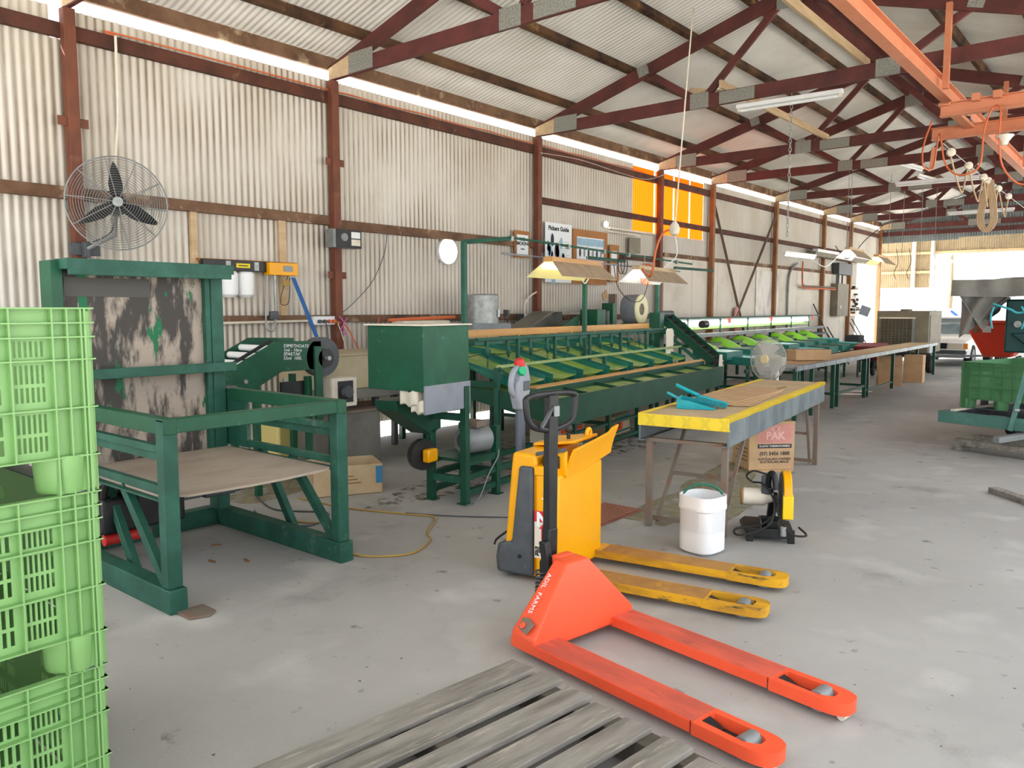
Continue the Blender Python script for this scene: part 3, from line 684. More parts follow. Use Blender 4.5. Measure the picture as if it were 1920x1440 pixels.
# ---- infeed unit: green cabinet on legs with hopper and motor
t, O = mthing('infeed_unit', 'large dark green cabinet on thin legs with a grey skirt and motor beneath', 'machine', -3.95, 5.3)
A = lambda: M(O)
A().box(-4.29, -3.73, 4.67, 5.26, .975, 1.475).build('cabinet', MT['green'], t, bev=.004)
A().box(-3.735, -3.715, 4.672, 5.262, .80, 1.02).build('grey_skirt', MT['greypaint'], t, bev=.002)
A().box(-4.31, -3.71, 4.65, 5.28, 1.475, 1.485).build('lid', MT['offwhite'], t)
for (x0, x1, z0, z1) in ((-3.98, -3.80, .86, .975), (-3.87, -3.735, .805, .90)):
    m = A(); m.sheet(lambda i, j: (x0 + (x1 - x0) * i, 4.68 + .05 * math.sin(i * PI * 2) * .3, z1 - (z1 - z0) * j - .0 + .012 * math.sin(i * 9)), 8, 4, (0, .5, 0)); m.build('roller_housing', MT['offwhite'], t, bev=.01)
for (x, y) in ((-3.73, 5.2), (-4.08, 5.2), (-3.73, 5.66), (-4.08, 5.66)):
    A().box(x - .03, x + .03, y - .03, y + .03, 0, .98 if (y < 5.5 and x > -3.8) else .60).build('leg', MT['greendark'], t, bev=.003)
    A().box(x - .055, x + .055, y - .045, y + .045, 0, .008).build('foot_plate', MT['greendark'], t)
for z in (.20, .72):
    A().box(-4.08, -3.73, 5.18, 5.22, z - .03, z + .03).build('cross_rail', MT['greend'], t)
    A().box(-4.08, -3.73, 5.64, 5.68, min(z, .55) - .03, min(z, .55) + .03).build('cross_rail', MT['greend'], t)
for x in (-3.73, -4.08):
    for z in (.09, .22, .34): A().box(x - .02, x + .02, 5.2, 5.66 if z > .3 else 6.85, z - .025, z + .025).build('side_rail', MT['greendark'], t)
A().box(-4.1, -3.71, 5.2, 5.70, .345, .372).build('motor_shelf', MT['greendark'], t)
m = A(); m.prism([(4.72, .88), (5.3, .88), (5.3, .60), (5.16, .56), (4.98, .66), (4.74, .80)], (-4.27, 0, 0), (0, 1, 0), (0, 0, 1), (.22, 0, 0)); m.build('hopper', MT['greendark'], t, bev=.004)
m = A(); m.lathe([(.001, 0), (.10, .0), (.118, .03), (.118, .26), (.08, .30)], 22, (-3.88, 5.36, .49), (.25, 1, 0)); m.build('electric_motor', MT['grey'], t)
m = A(); m.lathe([(.001, -.004), (.06, -.004), (.07, .004)], 20, (-3.88, 5.36, .49), (.25, 1, 0)); m.build('motor_fan_cover', MT['dgrey'], t)
A().box(-3.94, -3.76, 5.42, 5.58, .60, .655).build('terminal_box', MT['rust'], t, bev=.01)
m = A(); m.lathe([(.001, 0), (.11, 0), (.13, .03), (.13, .09), (.001, .09)], 24, (-4.14, 5.1, .40), (1, -.3, 0)); m.build('drive_pulley', MT['black'], t)
A().box(-4.05, -3.98, 5.04, 5.17, .34, .45).build('gear_housing', MT['yellow'], t, bev=.015)
m = A(); m.tube(smooth_path([(-3.8, 5.6, .55), (-3.70, 5.66, .38), (-3.70, 5.5, .2), (-3.70, 5.35, .0+.02), (-3.66, 5.1, .015)]), .006, 6); m.build('motor_cable', MT['grey'], t)

# ---- sorting line
t, O = mthing('sorting_line', 'long dark green fruit sorting line with sloping lime chutes and a front tray', 'machine', -4.3, 9.1)
A = lambda: M(O)
B0, B1 = 6.55, 11.65
GD = MT['greendark']
m = A(); m.box(-3.615, -3.60, B0, B1, .487, .75); m.box(-3.63, -3.595, B0, B1, .745, .755); m.build('tray_front', GD, t, bev=.002)
m = A(); m.box(-3.66, -3.60, B0, B1, .47, .49); m.build('tray_lower_lip', GD, t)
A().prism([(-4.62, .685), (-3.61, .487), (-3.61, .75), (-4.62, .82)], (0, B0, 0), (1, 0, 0), (0, 0, 1), (0, .012, 0)).build('tray_end', GD, t)
A().prism([(-4.62, .685), (-3.61, .487), (-3.61, .75), (-4.62, .79)], (0, B1 - .012, 0), (1, 0, 0), (0, 0, 1), (0, .012, 0)).build('tray_end', GD, t)
A().prism([(-4.62, .81), (-3.62, .70), (-3.62, .715), (-4.62, .82)], (0, B0, 0), (1, 0, 0), (0, 0, 1), (0, B1 - B0, 0)).build('tray_floor', MT['lime'], t)
NB = 7; pitch = (B1 - B0) / NB
for k in range(1, NB):
    b = B0 + k * pitch
    A().prism([(-4.05, .745), (-3.62, .70), (-3.62, .745), (-4.05, .80)], (0, b, 0), (1, 0, 0), (0, 0, 1), (0, .012, 0)).build('tray_divider', MT['greendark'], t)
A().box(-4.06, -3.93, B0 + .15, B1 + .12, .815, .83).build('timber_ledge', MT['timberboard'], t, bev=.003)
A().box(-3.965, -3.935, B0 + .02, B1 + .12, .745, .815).build('ledge_rail', GD, t)
m = A(); m.bar((-4.3, B0, 1.03), (-4.3, B1 + .08, 1.03), .028, .028); m.build('front_rail', MT['dustygreen'], t)
A().bar((-4.3, B0 + .02, 1.02), (-3.95, B0 + .02, .84), .025, .03).build('rail_stay', MT['greend'], t)
A().box(-4.33, -4.28, B0 - .02, B0 + .03, .0, 1.02).build('end_post', MT['greend'], t, bev=.003)
A().box(-4.32, -4.28, B1 + .03, B1 + .07, .66, 1.02).build('rail_post', MT['greend'], t, bev=.003)
A().box(-4.33, -4.28, 9.0, 9.04, .6, 1.02).build('rail_post', MT['greend'], t, bev=.003)
for b in (6.95, 7.45, 8.3, 9.15, 9.6, 10.4, 11.3):
    A().box(-3.93, -3.88, b - .025, b + .025, 0, .56).build('leg', GD, t, bev=.003)
for b in (6.95, 8.3, 9.6, 11.3):
    A().box(-5.55, -5.50, b - .025, b + .025, 0, 1.2).build('rear_leg', GD, t, bev=.003)
A().box(-3.925, -3.885, 6.95, 11.3, .05, .09).build('low_rail', GD, t)
A().box(-3.93, -3.89, 6.95, 11.3, .26, .29).build('low_rail', GD, t)
A().box(-5.5, -3.9, 8.27, 8.31, .26, .30).build('low_cross_rail', GD, t)
A().box(-5.5, -3.9, 11.27, 11.31, .26, .30).build('low_cross_rail', GD, t)
# upper rail with twisted hangers, pine back board
m = A(); m.bar((-4.55, 6.55, 1.295), (-4.55, 11.82, 1.30), .05, .03); m.bar((-4.57, 6.55, 1.265), (-4.57, 11.82, 1.27), .012, .06); m.build('upper_rail', MT['greend'], t, bev=.002)
A().box(-4.79, -4.755, 6.0, 11.75, 1.305, 1.385).build('pine_back_board', MT['timberboard'], t, bev=.003)
def strap(b):
    m = A(); n = 12
    def f(i, j):
        z = 1.27 - .27 * i; tw = PI * .9 * min(1, max(0, (i - .25) / .5)); w = .022 * (j - .5) * 2 * (1 + .5 * max(0, i - .6))
        return (-4.55 + w * math.sin(tw), b + w * math.cos(tw), z)
    m.sheet(f, n, 2, (.003, .001, 0)); m.build('hanger_strap', MT['greend'], t)
for b in (6.75, 7.15, 7.62, 8.0, 8.5, 8.85, 9.4, 9.75, 10.3, 10.7, 11.2): strap(b)
for b in (7.35, 8.18, 9.1, 10.05, 10.95): A().box(-4.57, -4.535, b - .02, b + .02, .9, 1.28).build('rail_post', MT['greend'], t, bev=.002)
for k in range(9):
    b = 6.75 + k * .62; kn = A(); kn.cyl((-4.55, b, 1.31), (-4.55, b, 1.33), .012, 10); kn.build('rail_bolt', MT['ycord'], t)
# chutes: near row
def chute(b, a0, z0, a1, z1, w, lip=True, nm='chute'):
    m = A()
    m.sheet(lambda i, j: (a0 + (a1 - a0) * i, b + w * (j - .5), z0 + (z1 - z0) * (i ** .85) - .02 * math.sin(PI * j) + .012 * (i > .9)), 8, 6, (0, 0, -.006))
    c = m.build(nm, MT['lime'], t)
    for s in (-.5, .5):
        mm = A(); y = b + w * s
        mm.prism([(a0, z0 - .03), (a1, z1 - .075), (a1, z1 + .05), (a0, z0 + .012)], (0, y, 0), (1, 0, 0), (0, 0, 1), (0, .006, 0)); mm.build('chute_side', MT['teal'], c)
    return c
for k in range(7):
    chute(6.92 + k * .71, -4.95, 1.10, -4.12, .86, .53)
for k in range(7):
    chute(7.0 + k * .70, -5.75, 1.20, -4.98, 1.10, .5)
A().box(-5.05, -4.95, 6.5, 11.8, .98, 1.06).build('belt_bed', GD, t)
A().box(-5.62, -5.52, 6.95, 12.0, 1.14, 1.24).build('rear_beam', MT['greend'], t)
A().box(-5.5, -4.3, 6.52, 6.58, .82, .88).build('end_beam', GD, t)
A().box(-4.66, -4.6, 6.6, 11.7, .70, .84).build('inner_beam', GD, t)
for (b, zt) in ((6.49, 2.27), (9.15, 1.95), (11.63, 1.97)):
    A().box(-4.68, -4.63, b - .025, b + .025, 1.0, zt).build('light_pole', MT['greend'], t, bev=.003)
A().box(-4.76, -4.58, 11.56, 11.74, .2, 1.55).build('drive_tower', GD, t, bev=.004)
A().prism([(0, 0), (.16, 0), (.16, .34), (.13, .38), (.03, .38), (0, .34)], (-4.40, 11.35, .93), (.3, .95, 0), (0, 0, 1), (.02, 0, 0)).build('white_guard', MT['offwhite'], t, bev=.003)
A().prism([(0, 0), (.1, 0), (.08, .2), (.02, .2)], (-3.7, 11.72, .72), (.3, .95, 0), (0, 0, 1), (.012, 0, 0)).build('white_guard', MT['offwhite'], t, bev=.003)

# ---- cross elevator at the far end of the line
t, O = mthing('cross_elevator', 'inclined dark green cross elevator at the far end of the sorting line', 'conveyor', -4.3, 12.05)
A = lambda: M(O)
for b in (11.86, 12.3):
    m = A(); m.bar((-4.72, b, 1.50), (-3.84, b, .80), .012, .13); m.bar((-4.72, b, 1.565), (-3.84, b, .865), .05, .012); m.build('side_plate', GD, t)
A().bar((-4.72, 12.08, 1.47), (-3.84, 12.08, .77), .42, .05).build('belt', MT['rubber'], t)
for k in range(9):
    f = (k + .5) / 9; m = A(); m.cbox((-4.72 + .88 * f, 12.08, 1.51 - .70 * f), (.012, .4, .05), ry=38); m.build('belt_flight', MT['black'], t)
A().bar((-4.75, 11.84, 1.36), (-4.0, 11.84, .76), .03, .05).build('return_rail', MT['greend'], t)
for b in (11.86, 12.3):
    A().box(-4.75, -4.70, b - .025, b + .025, 0, 1.45).build('leg', GD, t); A().box(-3.92, -3.87, b - .025, b + .025, 0, .82).build('leg', GD, t)
m = A(); m.cyl((-4.70, 11.8, 1.53), (-4.70, 12.36, 1.53), .05, 14); m.build('head_roller', MT['dgrey'], t)
m = A(); m.cyl((-4.2, 12.4, 1.36), (-4.2, 12.62, 1.36), .06, 14); m.build('drive_motor', MT['black'], t)

# ---- second grader with lime flaps and a long lit hood (4.8 degrees off the wall)
GA = 4.8
t = thing('second_grader', 'farther green grader with bright lime flaps, teal bins and a long lit white hood', 'machine', (-6.5, 12.0, 0), GA)
A = lambda: M()
LG = 9.6
m = A(); m.box(-.18, .10, 0, LG, 1.43, 1.455); m.build('hood_top', MT['greend'], t, bev=.003)
A().prism([(-.18, 1.24), (-.12, 1.24), (.06, 1.40), (.06, 1.43), (-.18, 1.43)], (0, .15, 0), (1, 0, 0), (0, 0, 1), (0, LG - 1.0, 0)).build('hood_back', MT['white'], t)
m = A()
m.cyl((.02, .2, 1.335), (.02, 8.7, 1.335), .026, 12); m.build('lit_tube', MT['tube'], t)
A().box(-.06, .05, .15, LG - .9, 1.235, 1.25).build('hood_shelf', MT['limebright'], t)
for i in range(6): A().box(.06, .085, .6 + i * 1.6, .63 + i * 1.6, 1.16, 1.45).build('hood_bracket', MT['greendark'], t)
for i, y in enumerate((2.6, 5.3, 8.85)): A().box(.08, .1, y, y + .12, 1.33, 1.45).build('red_tag', MT['hopper'], t)
m = A(); m.box(.10, .19, -.1, LG + .1, 1.10, 1.165); m.build('front_rail', MT['grey'], t, bev=.003)
for i in range(5): A().box(.12, .17, .9 + i * 2.1, .95 + i * 2.1, .3, 1.10).build('post', MT['greend'], t)
for i in range(7):
    y = .35 + i * 1.18
    m = A(); m.sheet(lambda a, b: (.14 + .40 * b, y + .62 * a + .25 * b, 1.09 - .21 * b ** 1.6 - .10 * (2 * a - 1) ** 2 * (1 - .4 * b) + .0), 10, 6, (0, 0, -.008)); m.build('lime_flap', MT['limebright'], t)
for r_, (x, z, L0) in enumerate(((.30, .90, 1.3), (.75, .80, .9))):
    for i in range(7):
        y = .3 + i * 1.2 + r_ * .3
        m = A()
        m.hexa([(x, y, z - .13), (x + .6, y, z - .15), (x + .6, y + .8, z - .15), (x, y + .8, z - .13), (x, y, z), (x + .6, y, z - .02), (x + .6, y + .8, z - .02), (x, y + .8, z)])
        c = m.build('fruit_bin', MT['teal'], t, bev=.004)
        A().hexa([(x + .02, y + .02, z - .012), (x + .58, y + .02, z - .032), (x + .58, y + .78, z - .032), (x + .02, y + .78, z - .012), (x + .02, y + .02, z + .003), (x + .58, y + .02, z - .014), (x + .58, y + .78, z - .014), (x + .02, y + .78, z + .003)]).build('bin_lining', MT['greend'] if i % 3 else MT['tealbright'], c)
for i in range(6):
    for x in (.25, 1.25): A().box(x - .025, x + .025, .3 + i * 1.75, .35 + i * 1.75, 0, .68).build('leg', MT['greend'], t)
for x in (.25, 1.25): A().box(x - .02, x + .02, .2, LG - .3, .56, .62).build('frame_rail', GD, t)
for i in range(6): A().box(.25, 1.25, .3 + i * 1.75, .34 + i * 1.75, .3, .34).build('cross_rail', GD, t)
A().box(-.25, .3, .2, LG, .95, 1.0).build('bed', GD, t)
A().box(.9, 1.25, 8.9, 9.5, .72, .95).build('drive_box', MT['black'], t, bev=.03)
A().cyl((.1, .1, 1.31), (.1, .35, 1.31), .075, 14).build('motor', MT['black'], t)

# ---- odds and ends on and behind the sorting line
t, O = mthing('blower', 'grey drum blower with a cream ring standing behind the sorting line', 'blower', -5.45, 13.0, z=1.24)
m = M(O); m.lathe([(.10, 0), (.24, 0), (.25, .02), (.25, .26), (.24, .28), (.001, .28)], 32, (-5.62, 12.62, 1.60), (1, -.05, 0)); m.T = Matrix.Identity(4)
m.build('drum', MT['greypaint'], t)
m = M(O); m.lathe([(.135, 0), (.25, 0), (.25, .02), (.20, .035), (.135, .02)], 32, (-5.345, 12.606, 1.60), (1, -.05, 0)); m.build('inlet_ring', MT['reflector'], t)
m = M(O); m.lathe([(.001, .02), (.1, .02), (.13, .0)], 24, (-5.345, 12.606, 1.60), (1, -.05, 0)); m.build('impeller', MT['rust'], t)
M(O).box(-5.65, -5.3, 12.5, 12.75, 1.24, 1.37).build('stand', MT['greend'], t)
t, O = mthing('switch_cabinet', 'small bright green cabinet with an open black side behind the pine board', 'cabinet', -5.6, 11.45, z=1.2)
M(O).box(-5.75, -5.45, 11.15, 11.45, 1.24, 1.60).build('case', MT['green'], t, bev=.006)
M(O).box(-5.7, -5.45, 11.48, 11.62, 1.24, 1.60).build('black_coil', MT['black'], t, bev=.03)
M(O).box(-5.65, -5.45, 11.72, 11.86, 1.24, 1.70).build('side_plate', MT['green'], t, bev=.004)
M(O).box(-5.62, -5.5, 11.9, 11.98, 1.24, 1.85).build('rusty_upright', MT['rust'], t)
M(O).cbox((-5.6, 11.72, 1.82), (.02, .16, .12), rx=30).build('cardboard_flag', MT['card'], t)
M(O).box(-5.75, -5.4, 11.1, 12.05, 1.2, 1.24).build('shelf', MT['greendark'], t)
t, O = mthing('ramp_cover', 'dull sloping sheet cover with a green end behind the pine board', 'cover', -5.8, 10.0)
M(O).prism([(9.2, 1.28), (10.1, 1.56), (10.95, 1.56), (10.95, 1.28)], (-5.98, 0, 0), (0, 1, 0), (0, 0, 1), (.02, 0, 0)).build('rear_skin', MT['tank'], t)
M(O).prism([(10.1, 1.28), (10.9, 1.52), (10.9, 1.28)], (-5.66, 0, 0), (0, 1, 0), (0, 0, 1), (.015, 0, 0)).build('green_side', MT['green'], t)
m = M(O); m.sheet(lambda i, j: (-5.98 + .34 * j, 9.2 + .9 * min(1, i * 2) + .85 * max(0, i * 2 - 1), 1.28 + .28 * min(1, i * 2)), 2, 1, (0, 0, .012)); m.build('top_skin', MT['tank'], t)
for b in (9.6, 10.8): M(O).box(-5.96, -5.91, b, b + .05, 0, 1.3).build('leg', MT['greendark'], t)
t = thing('water_drum', 'galvanised drum with a small label on a grey tray behind the light pole', 'drum', (-6.95, 7.75, 1.34))
O = (-6.95, 7.75, 1.34)
m = M(O); m.lathe([(.22, 0), (.22, .36), (.205, .38), (.19, .36), (.001, .35)], 28, (-6.95, 7.75, 1.42), (0, 0, 1)); m.build('shell', MT['galv'], t)
M(O).box(-7.3, -6.7, 7.3, 8.05, 1.34, 1.42).build('tray', MT['greypaint'], t, bev=.004)
M(O).cbox((-6.74, 7.85, 1.55), (.004, .07, .1), rz=20).build('arrow_label', MT['paper'], t)
M(O).cbox((-6.72, 7.98, 1.55), (.06, .08, .09), rz=20).build('switch', MT['black'], t)
t = thing('wash_tank', 'long cream and green wash tank standing along the wall behind the green cabinet', 'tank', (-6.95, 7.2, 0)); O = (-6.95, 7.2, 0)
M(O).box(-7.35, -6.65, 6.45, 7.75, .95, 1.34).build('cream_body', MT['cream'], t, bev=.006)
M(O).box(-7.3, -6.64, 7.78, 8.25, .98, 1.335).build('green_end', MT['green'], t, bev=.006)
M(O).box(-7.3, -7.1, 6.5, 7.3, 1.34, 1.46).build('upstand', MT['offwhite'], t, bev=.006)
for y in (6.6, 7.9):
    for x in (-7.25, -6.75): M(O).box(x - .03, x + .03, y - .03, y + .03, 0, .95).build('leg', MT['greendark'], t)
m = M((-7, 7, 1.5)); m.tube([(-7.25, 6.4, 1.47), (-7.2, 6.7, 1.48), (-7.2, 7.5, 1.5)], .02, 8); tag(m.build('brown_pipe', MT['cord']), 'rust-brown pipe lying on top of the cream wash tank', 'pipe')
# control box and bent conduit at the third post
t = thing('isolator_switch', 'small grey isolator switch on the low girt left of the third post', 'switch', (-7.58, 9.4, 1.42)); O = (-7.58, 9.4, 1.42)
M(O).box(-7.62, -7.55, 9.30, 9.38, 1.42, 1.53).build('base', MT['dgrey'], t); M(O).box(-7.62, -7.52, 9.38, 9.50, 1.42, 1.53).build('cover', MT['white'], t, bev=.004)
m = M(O); m.tube(smooth_path([(-7.57, 9.42, 1.53), (-7.57, 9.43, 1.68), (-7.57, 9.55, 1.80), (-7.57, 9.75, 1.88)]), .014, 8); m.build('bent_conduit', MT['offwhite'], t)

# ---- green elevator rising from the tipper, with handwriting
t = thing('inclined_elevator', 'green inclined elevator with white handwriting behind the bin tipper', 'conveyor', (-6.1, 4.0, 0)); O = (-6.1, 4.0, 0); A = lambda: M(O)
P1 = [(3.0, .84), (3.43, 1.08), (3.93, 1.326), (4.40, 1.315), (4.40, 1.06), (3.98, 1.06), (3.72, .93), (3.48, .955), (3.25, .80)]
A().prism(P1, (-5.92, 0, 0), (0, 1, 0), (0, 0, 1), (.02, 0, 0)).build('near_side_plate', MT['green'], t, bev=.003)
P2 = [(3.0, .86), (3.6, 1.16), (3.98, 1.345), (4.46, 1.33), (4.46, 1.06), (3.9, 1.0), (3.3, .8)]
A().prism(P2, (-6.42, 0, 0), (0, 1, 0), (0, 0, 1), (.02, 0, 0)).build('far_side_plate', MT['green'], t, bev=.003)
for k in range(8):
    f = k / 7; y = 3.1 + .80 * f; z = .84 + .42 * f
    A().cyl((-6.40, y, z), (-5.925, y, z), .03, 12).build('roller', MT['white'], t)
m = A(); m.bar((-5.93, 3.1, .94), (-5.93, 3.9, 1.335), .006, .03); m.build('chain_guide', MT['black'], t)
A().lathe([(.001, 0), (.17, 0), (.18, .02), (.18, .12), (.001, .12)], 24, (-6.02, 4.42, 1.17), (1, 0, 0)).build('sprocket_guard', MT['dgrey'], t)
A().lathe([(.001, 0), (.085, 0), (.085, .03), (.001, .03)], 18, (-5.90, 4.43, 1.16), (1, 0, 0)).build('sprocket', MT['black'], t)
A().cyl((-5.98, 4.43, 1.16), (-5.82, 4.43, 1.16), .02, 10).build('shaft', MT['galv'], t)
A().box(-5.9, -5.87, 4.31, 4.39, .6, 1.27).build('support_post', MT['green'], t, bev=.003)
for (y, z) in ((3.62, 1.0), (4.0, .99)): A().cyl((-5.9, y, z), (-5.88, y, z), .018, 12).build('bolt', MT['galv'], t)
A().cyl((-5.94, 3.46, .94), (-5.80, 3.46, .94), .045, 14).build('tail_bearing', MT['tank'], t)
for (y, x) in ((3.75, -6.3), (4.36, -6.3), (3.75, -5.95), (4.28, -5.95)): A().box(x - .025, x + .025, y - .025, y + .025, 0, 1.0).build('leg', MT['green'], t)
A().box(-6.0, -5.97, 4.02, 4.34, .72, .96).build('dark_panel', MT['black'], t)
text('handwriting', 'DIMETHOATE\n1ml - 1litre\nSPARTAK\n55ml  100L', MT['white'], t, (-5.8965 - O[0], 4.0 - O[1], 1.272), .042, (0, 1, -.05), (0, .05, 1), shear=.15)
t = thing('control_box', 'grey control box with a black round dial beside the green elevator', 'box', (-5.85, 4.55, 0)); O = (-5.85, 4.55, 0)
M(O).box(-6.02, -5.84, 4.47, 4.75, .70, .97).build('case', MT['offwhite'], t, bev=.006)
M(O).box(-5.84, -5.83, 4.53, 4.70, .74, .94).build('dial_plate', MT['black'], t)
M(O).lathe([(.001, .05), (.05, .05), (.06, .02), (.06, 0)], 20, (-5.83, 4.615, .84), (1, 0, 0)).build('dial', MT['dgrey'], t)
M(O).box(-5.98, -5.9, 4.52, 4.58, 0, .70).build('leg', MT['greendark'], t)
t = thing('dip_tank', 'beige boxed dip tank between the green elevator and the green cabinet', 'tank', (-6.7, 5.4, 0)); O = (-6.7, 5.4, 0)
M(O).box(-7.1, -6.3, 4.75, 6.35, .80, 1.14).build('body', MT['cream'], t, bev=.006)
M(O).box(-7.1, -6.26, 4.75, 6.4, .70, .80).build('lower_trough', MT['tank'], t, bev=.006)
M(O).box(-7.12, -6.28, 4.73, 6.37, 1.14, 1.155).build('lid', MT['cream'], t)
for x in (-7.0, -6.4):
    for y in (5.45, 6.25): M(O).box(x - .03, x + .03, y - .03, y + .03, 0, .70).build('leg', MT['dgrey'], t)
t = thing('steel_tank', 'dull grey steel tank on the floor behind the bin tipper', 'tank', (-6.45, 5.0, 0)); O = (-6.45, 5.0, 0)
M(O).box(-6.75, -6.18, 4.72, 5.33, 0, .58).build('body', MT['tank'], t, bev=.012)
M(O).box(-6.78, -6.15, 4.69, 5.36, .575, .60).build('lid', MT['rust'], t, bev=.004)
m = M(O); m.tube(arc((-6.4, 5.0, .60), .07, 0, 180, 8, (0, 1, 0), (0, 0, 1)), .008, 6); m.build('lid_handle', MT['galv'], t)
t = thing('yellow_drum_box', 'pale yellow plastic tank seen through the guard rails of the tipper', 'tank', (-7.15, 4.85, 0)); O = (-7.15, 4.85, 0)
M(O).box(-7.35, -6.95, 4.62, 5.08, 0.0, .44).build('body', mat('pale_yellow_plastic', '#e0cf84', .5), t, bev=.03)
M(O).lathe([(.05, 0), (.05, .03), (.001, .03)], 16, (-7.15, 4.85, .44), (0, 0, 1)).build('cap', MT['offwhite'], t)
# open cardboard box on the floor
def open_box(name, lab, loc, rz, w, d, h, mt=None):
    mt = mt or MT['card']
    t = thing(name, lab, 'box', loc, rz)
    th_ = .006
    for (x0, x1, y0, y1) in ((-w / 2, w / 2, -d / 2, -d / 2 + th_), (-w / 2, w / 2, d / 2 - th_, d / 2), (-w / 2, -w / 2 + th_, -d / 2, d / 2), (w / 2 - th_, w / 2, -d / 2, d / 2)):
        M().box(x0, x1, y0, y1, .001, h).build('side_panel', mt, t)
    M().box(-w / 2, w / 2, -d / 2, d / 2, .001, .007).build('bottom', MT['cardin'], t)
    return t
_mt0 = MT['cardpale']
t = open_box('open_carton', 'open brown carton with a blue corner on the floor beside the tipper', (-5.55, 4.35, 0), 62, .60, .42, .26, MT['cardpale'])
M().box(.24, .298, -.2125, -.2105, .09, .24).build('blue_print', mat('blue_carton_print', '#3f7fa8', .7), t)
m = M()
for i in range(3): m.box(-.15, .05 + .03 * i, -.2125, -.2105, .16 - .03 * i, .17 - .03 * i)
m.build('faint_print', MT['cardin'], t)
# ---------------------------------------------------------------- pallet truck helpers
def fork(par, yc, L, wd, zt, mt, mtop, x0=-.12, hl=.62, wheel_r=.037, nm='fork', tip_wheel=True):
    """one fork along +x: plated top with a slot near the tip where the load roller shows"""
    w = wd / 2; xs0 = L - .33; xs1 = L - .10
    m = M(); zb = .028
    m.box(x0, xs0, yc - w, yc + w, zt - .012, zt)
    for s in (-1, 1):
        m.box(x0, xs0, yc + s * w - (.006 if s > 0 else 0), yc + s * w + (.006 if s < 0 else 0), zb + .012, zt - .012)
    f = m.build(nm, mt, par)
    M().box(x0 + .06, xs0 + .012, yc - w + .006, yc + w - .006, zt, zt + .0012).build('fork_deck', mtop, f)
    m = M()
    n = 10; tip = [(xs1 + (L - xs1) * math.sin(PI / 2 * i / n), w * (math.cos(PI / 2 * i / n) ** .55)) for i in range(n + 1)]
    out = [(xs0, w)] + tip + [(x, -y) for x, y in tip[::-1]] + [(xs0, -w)]
    hole = [(xs0 + .02, w - .035), (xs1 - .02, w - .03), (xs1 + .03, w - .055), (xs1 + .03, -w + .055), (xs1 - .02, -w + .03), (xs0 + .02, -w + .035)]
    # ring made of quads between outline and slot
    k = 40
    def samp(poly):
        P = [V((a, b, 0)) for a, b in poly]; Ls = [(P[(i + 1) % len(P)] - P[i]).length for i in range(len(P))]; T = sum(Ls); res = []
        c = V((xs0 + .16, 0, 0))
        for q in range(k):
            th = 2 * PI * q / k; d = V((math.cos(th), math.sin(th), 0)); best = None
            for i in range(len(P)):
                a, b = P[i], P[(i + 1) % len(P)]; e = b - a; den = d.x * e.y - d.y * e.x
                if abs(den) < 1e-9: continue
                t_ = ((a.x - c.x) * e.y - (a.y - c.y) * e.x) / den; s_ = ((a.x - c.x) * d.y - (a.y - c.y) * d.x) / den
                if t_ > 0 and -1e-6 <= s_ <= 1 + 1e-6 and (best is None or t_ < best): best = t_
            res.append(c + d * (best or .01))
        return res
    A_, B_ = samp(out), samp(hole); vs = []
    for z, P in ((zt, A_), (zt, B_), (zt - .05, A_), (zt - .05, B_)): vs += [(p.x, p.y + yc, z) for p in P]
    fs = []
    for i in range(k):
        j = (i + 1) % k
        fs += [(i, j, k + j, k + i), (2 * k + i, 3 * k + i, 3 * k + j, 2 * k + j), (i, 2 * k + i, 2 * k + j, j), (k + i, k + j, 3 * k + j, 3 * k + i)]
    m.add(vs, fs); m.build('fork_tip', mt, f)
    M().box(xs0 + .02, xs1 + .02, yc - w + .04, yc + w - .04, zt - .052, zt - .04).build('slot_floor', MT['rubber'], f)
    m = M(); m.cyl((xs1 - .03, yc - .042, zt - .036), (xs1 - .03, yc + .042, zt - .036), wheel_r + .005, 20); m.build('load_roller', MT['grey'], f)
    if tip_wheel:
        m = M(); m.cyl((xs1 + .065, yc - .03, .02), (xs1 + .065, yc + .03, .02), .017, 14); m.build('tip_roller', MT['offwhite'], f)
        m = M(); m.cyl((xs0 - .05, yc - .04, .03), (xs0 - .05, yc + .04, .03), .012, 10); m.build('linkage_pin', MT['rust'], f)
    M().cbox((xs0 + .05, yc, zt - .03), (.07, .05, .02), ry=20).build('roller_link', MT['black'], f)
    return f

# ---- manual pallet jack, orange-red
t = thing('pallet_jack', 'orange-red hand pallet jack with long forks and an upright black handle', 'pallet jack', (-2.06, 3.04, 0), -9.5)
for y in (-.262, .262): fork(t, y, 1.18, .155, .085, MT['orange'], MT['orangetop'], x0=-.16)
m = M()
bot = [(-.16, -.34), (0.0, -.34), (0.0, .34), (-.16, .34)]; top = [(-.165, -.055), (-.075, -.06), (-.075, .085), (-.165, .08)]
vs = [(x, y, .045) for x, y in bot] + [(x, y, .11) for x, y in bot] + [(x, y, .395) for x, y in top]
m.add(vs, [(0, 3, 2, 1)] + [(i, (i + 1) % 4, (i + 1) % 4 + 4, i + 4) for i in range(4)] + [(i + 4, (i + 1) % 4 + 4, (i + 1) % 4 + 8, i + 8) for i in range(4)] + [(8, 9, 10, 11)])
m.build('frame', MT['orange'], t, bev=.012)
M().box(-.205, -.15, -.04, .07, .345, .402).build('frame_lug', MT['orange'], t, bev=.012)
n0 = V((0, -.31, .28)).normalized()
m = M(); m.prism([(-.03, -.02), (.035, -.035), (.05, .02), (.0, .04), (-.04, .03)], V((-.085, -.318, .15)), (1, 0, 0), V((0, .7, .72)), n0 * .004); m.build('worn_patch', MT['rust'], t)
m = M(); m.lathe([(.012, 0), (.016, .012), (.008, .014), (.001, .01)], 16, V((-.09, -.322, .148)), n0); m.build('pivot_pin', MT['orange'], t)
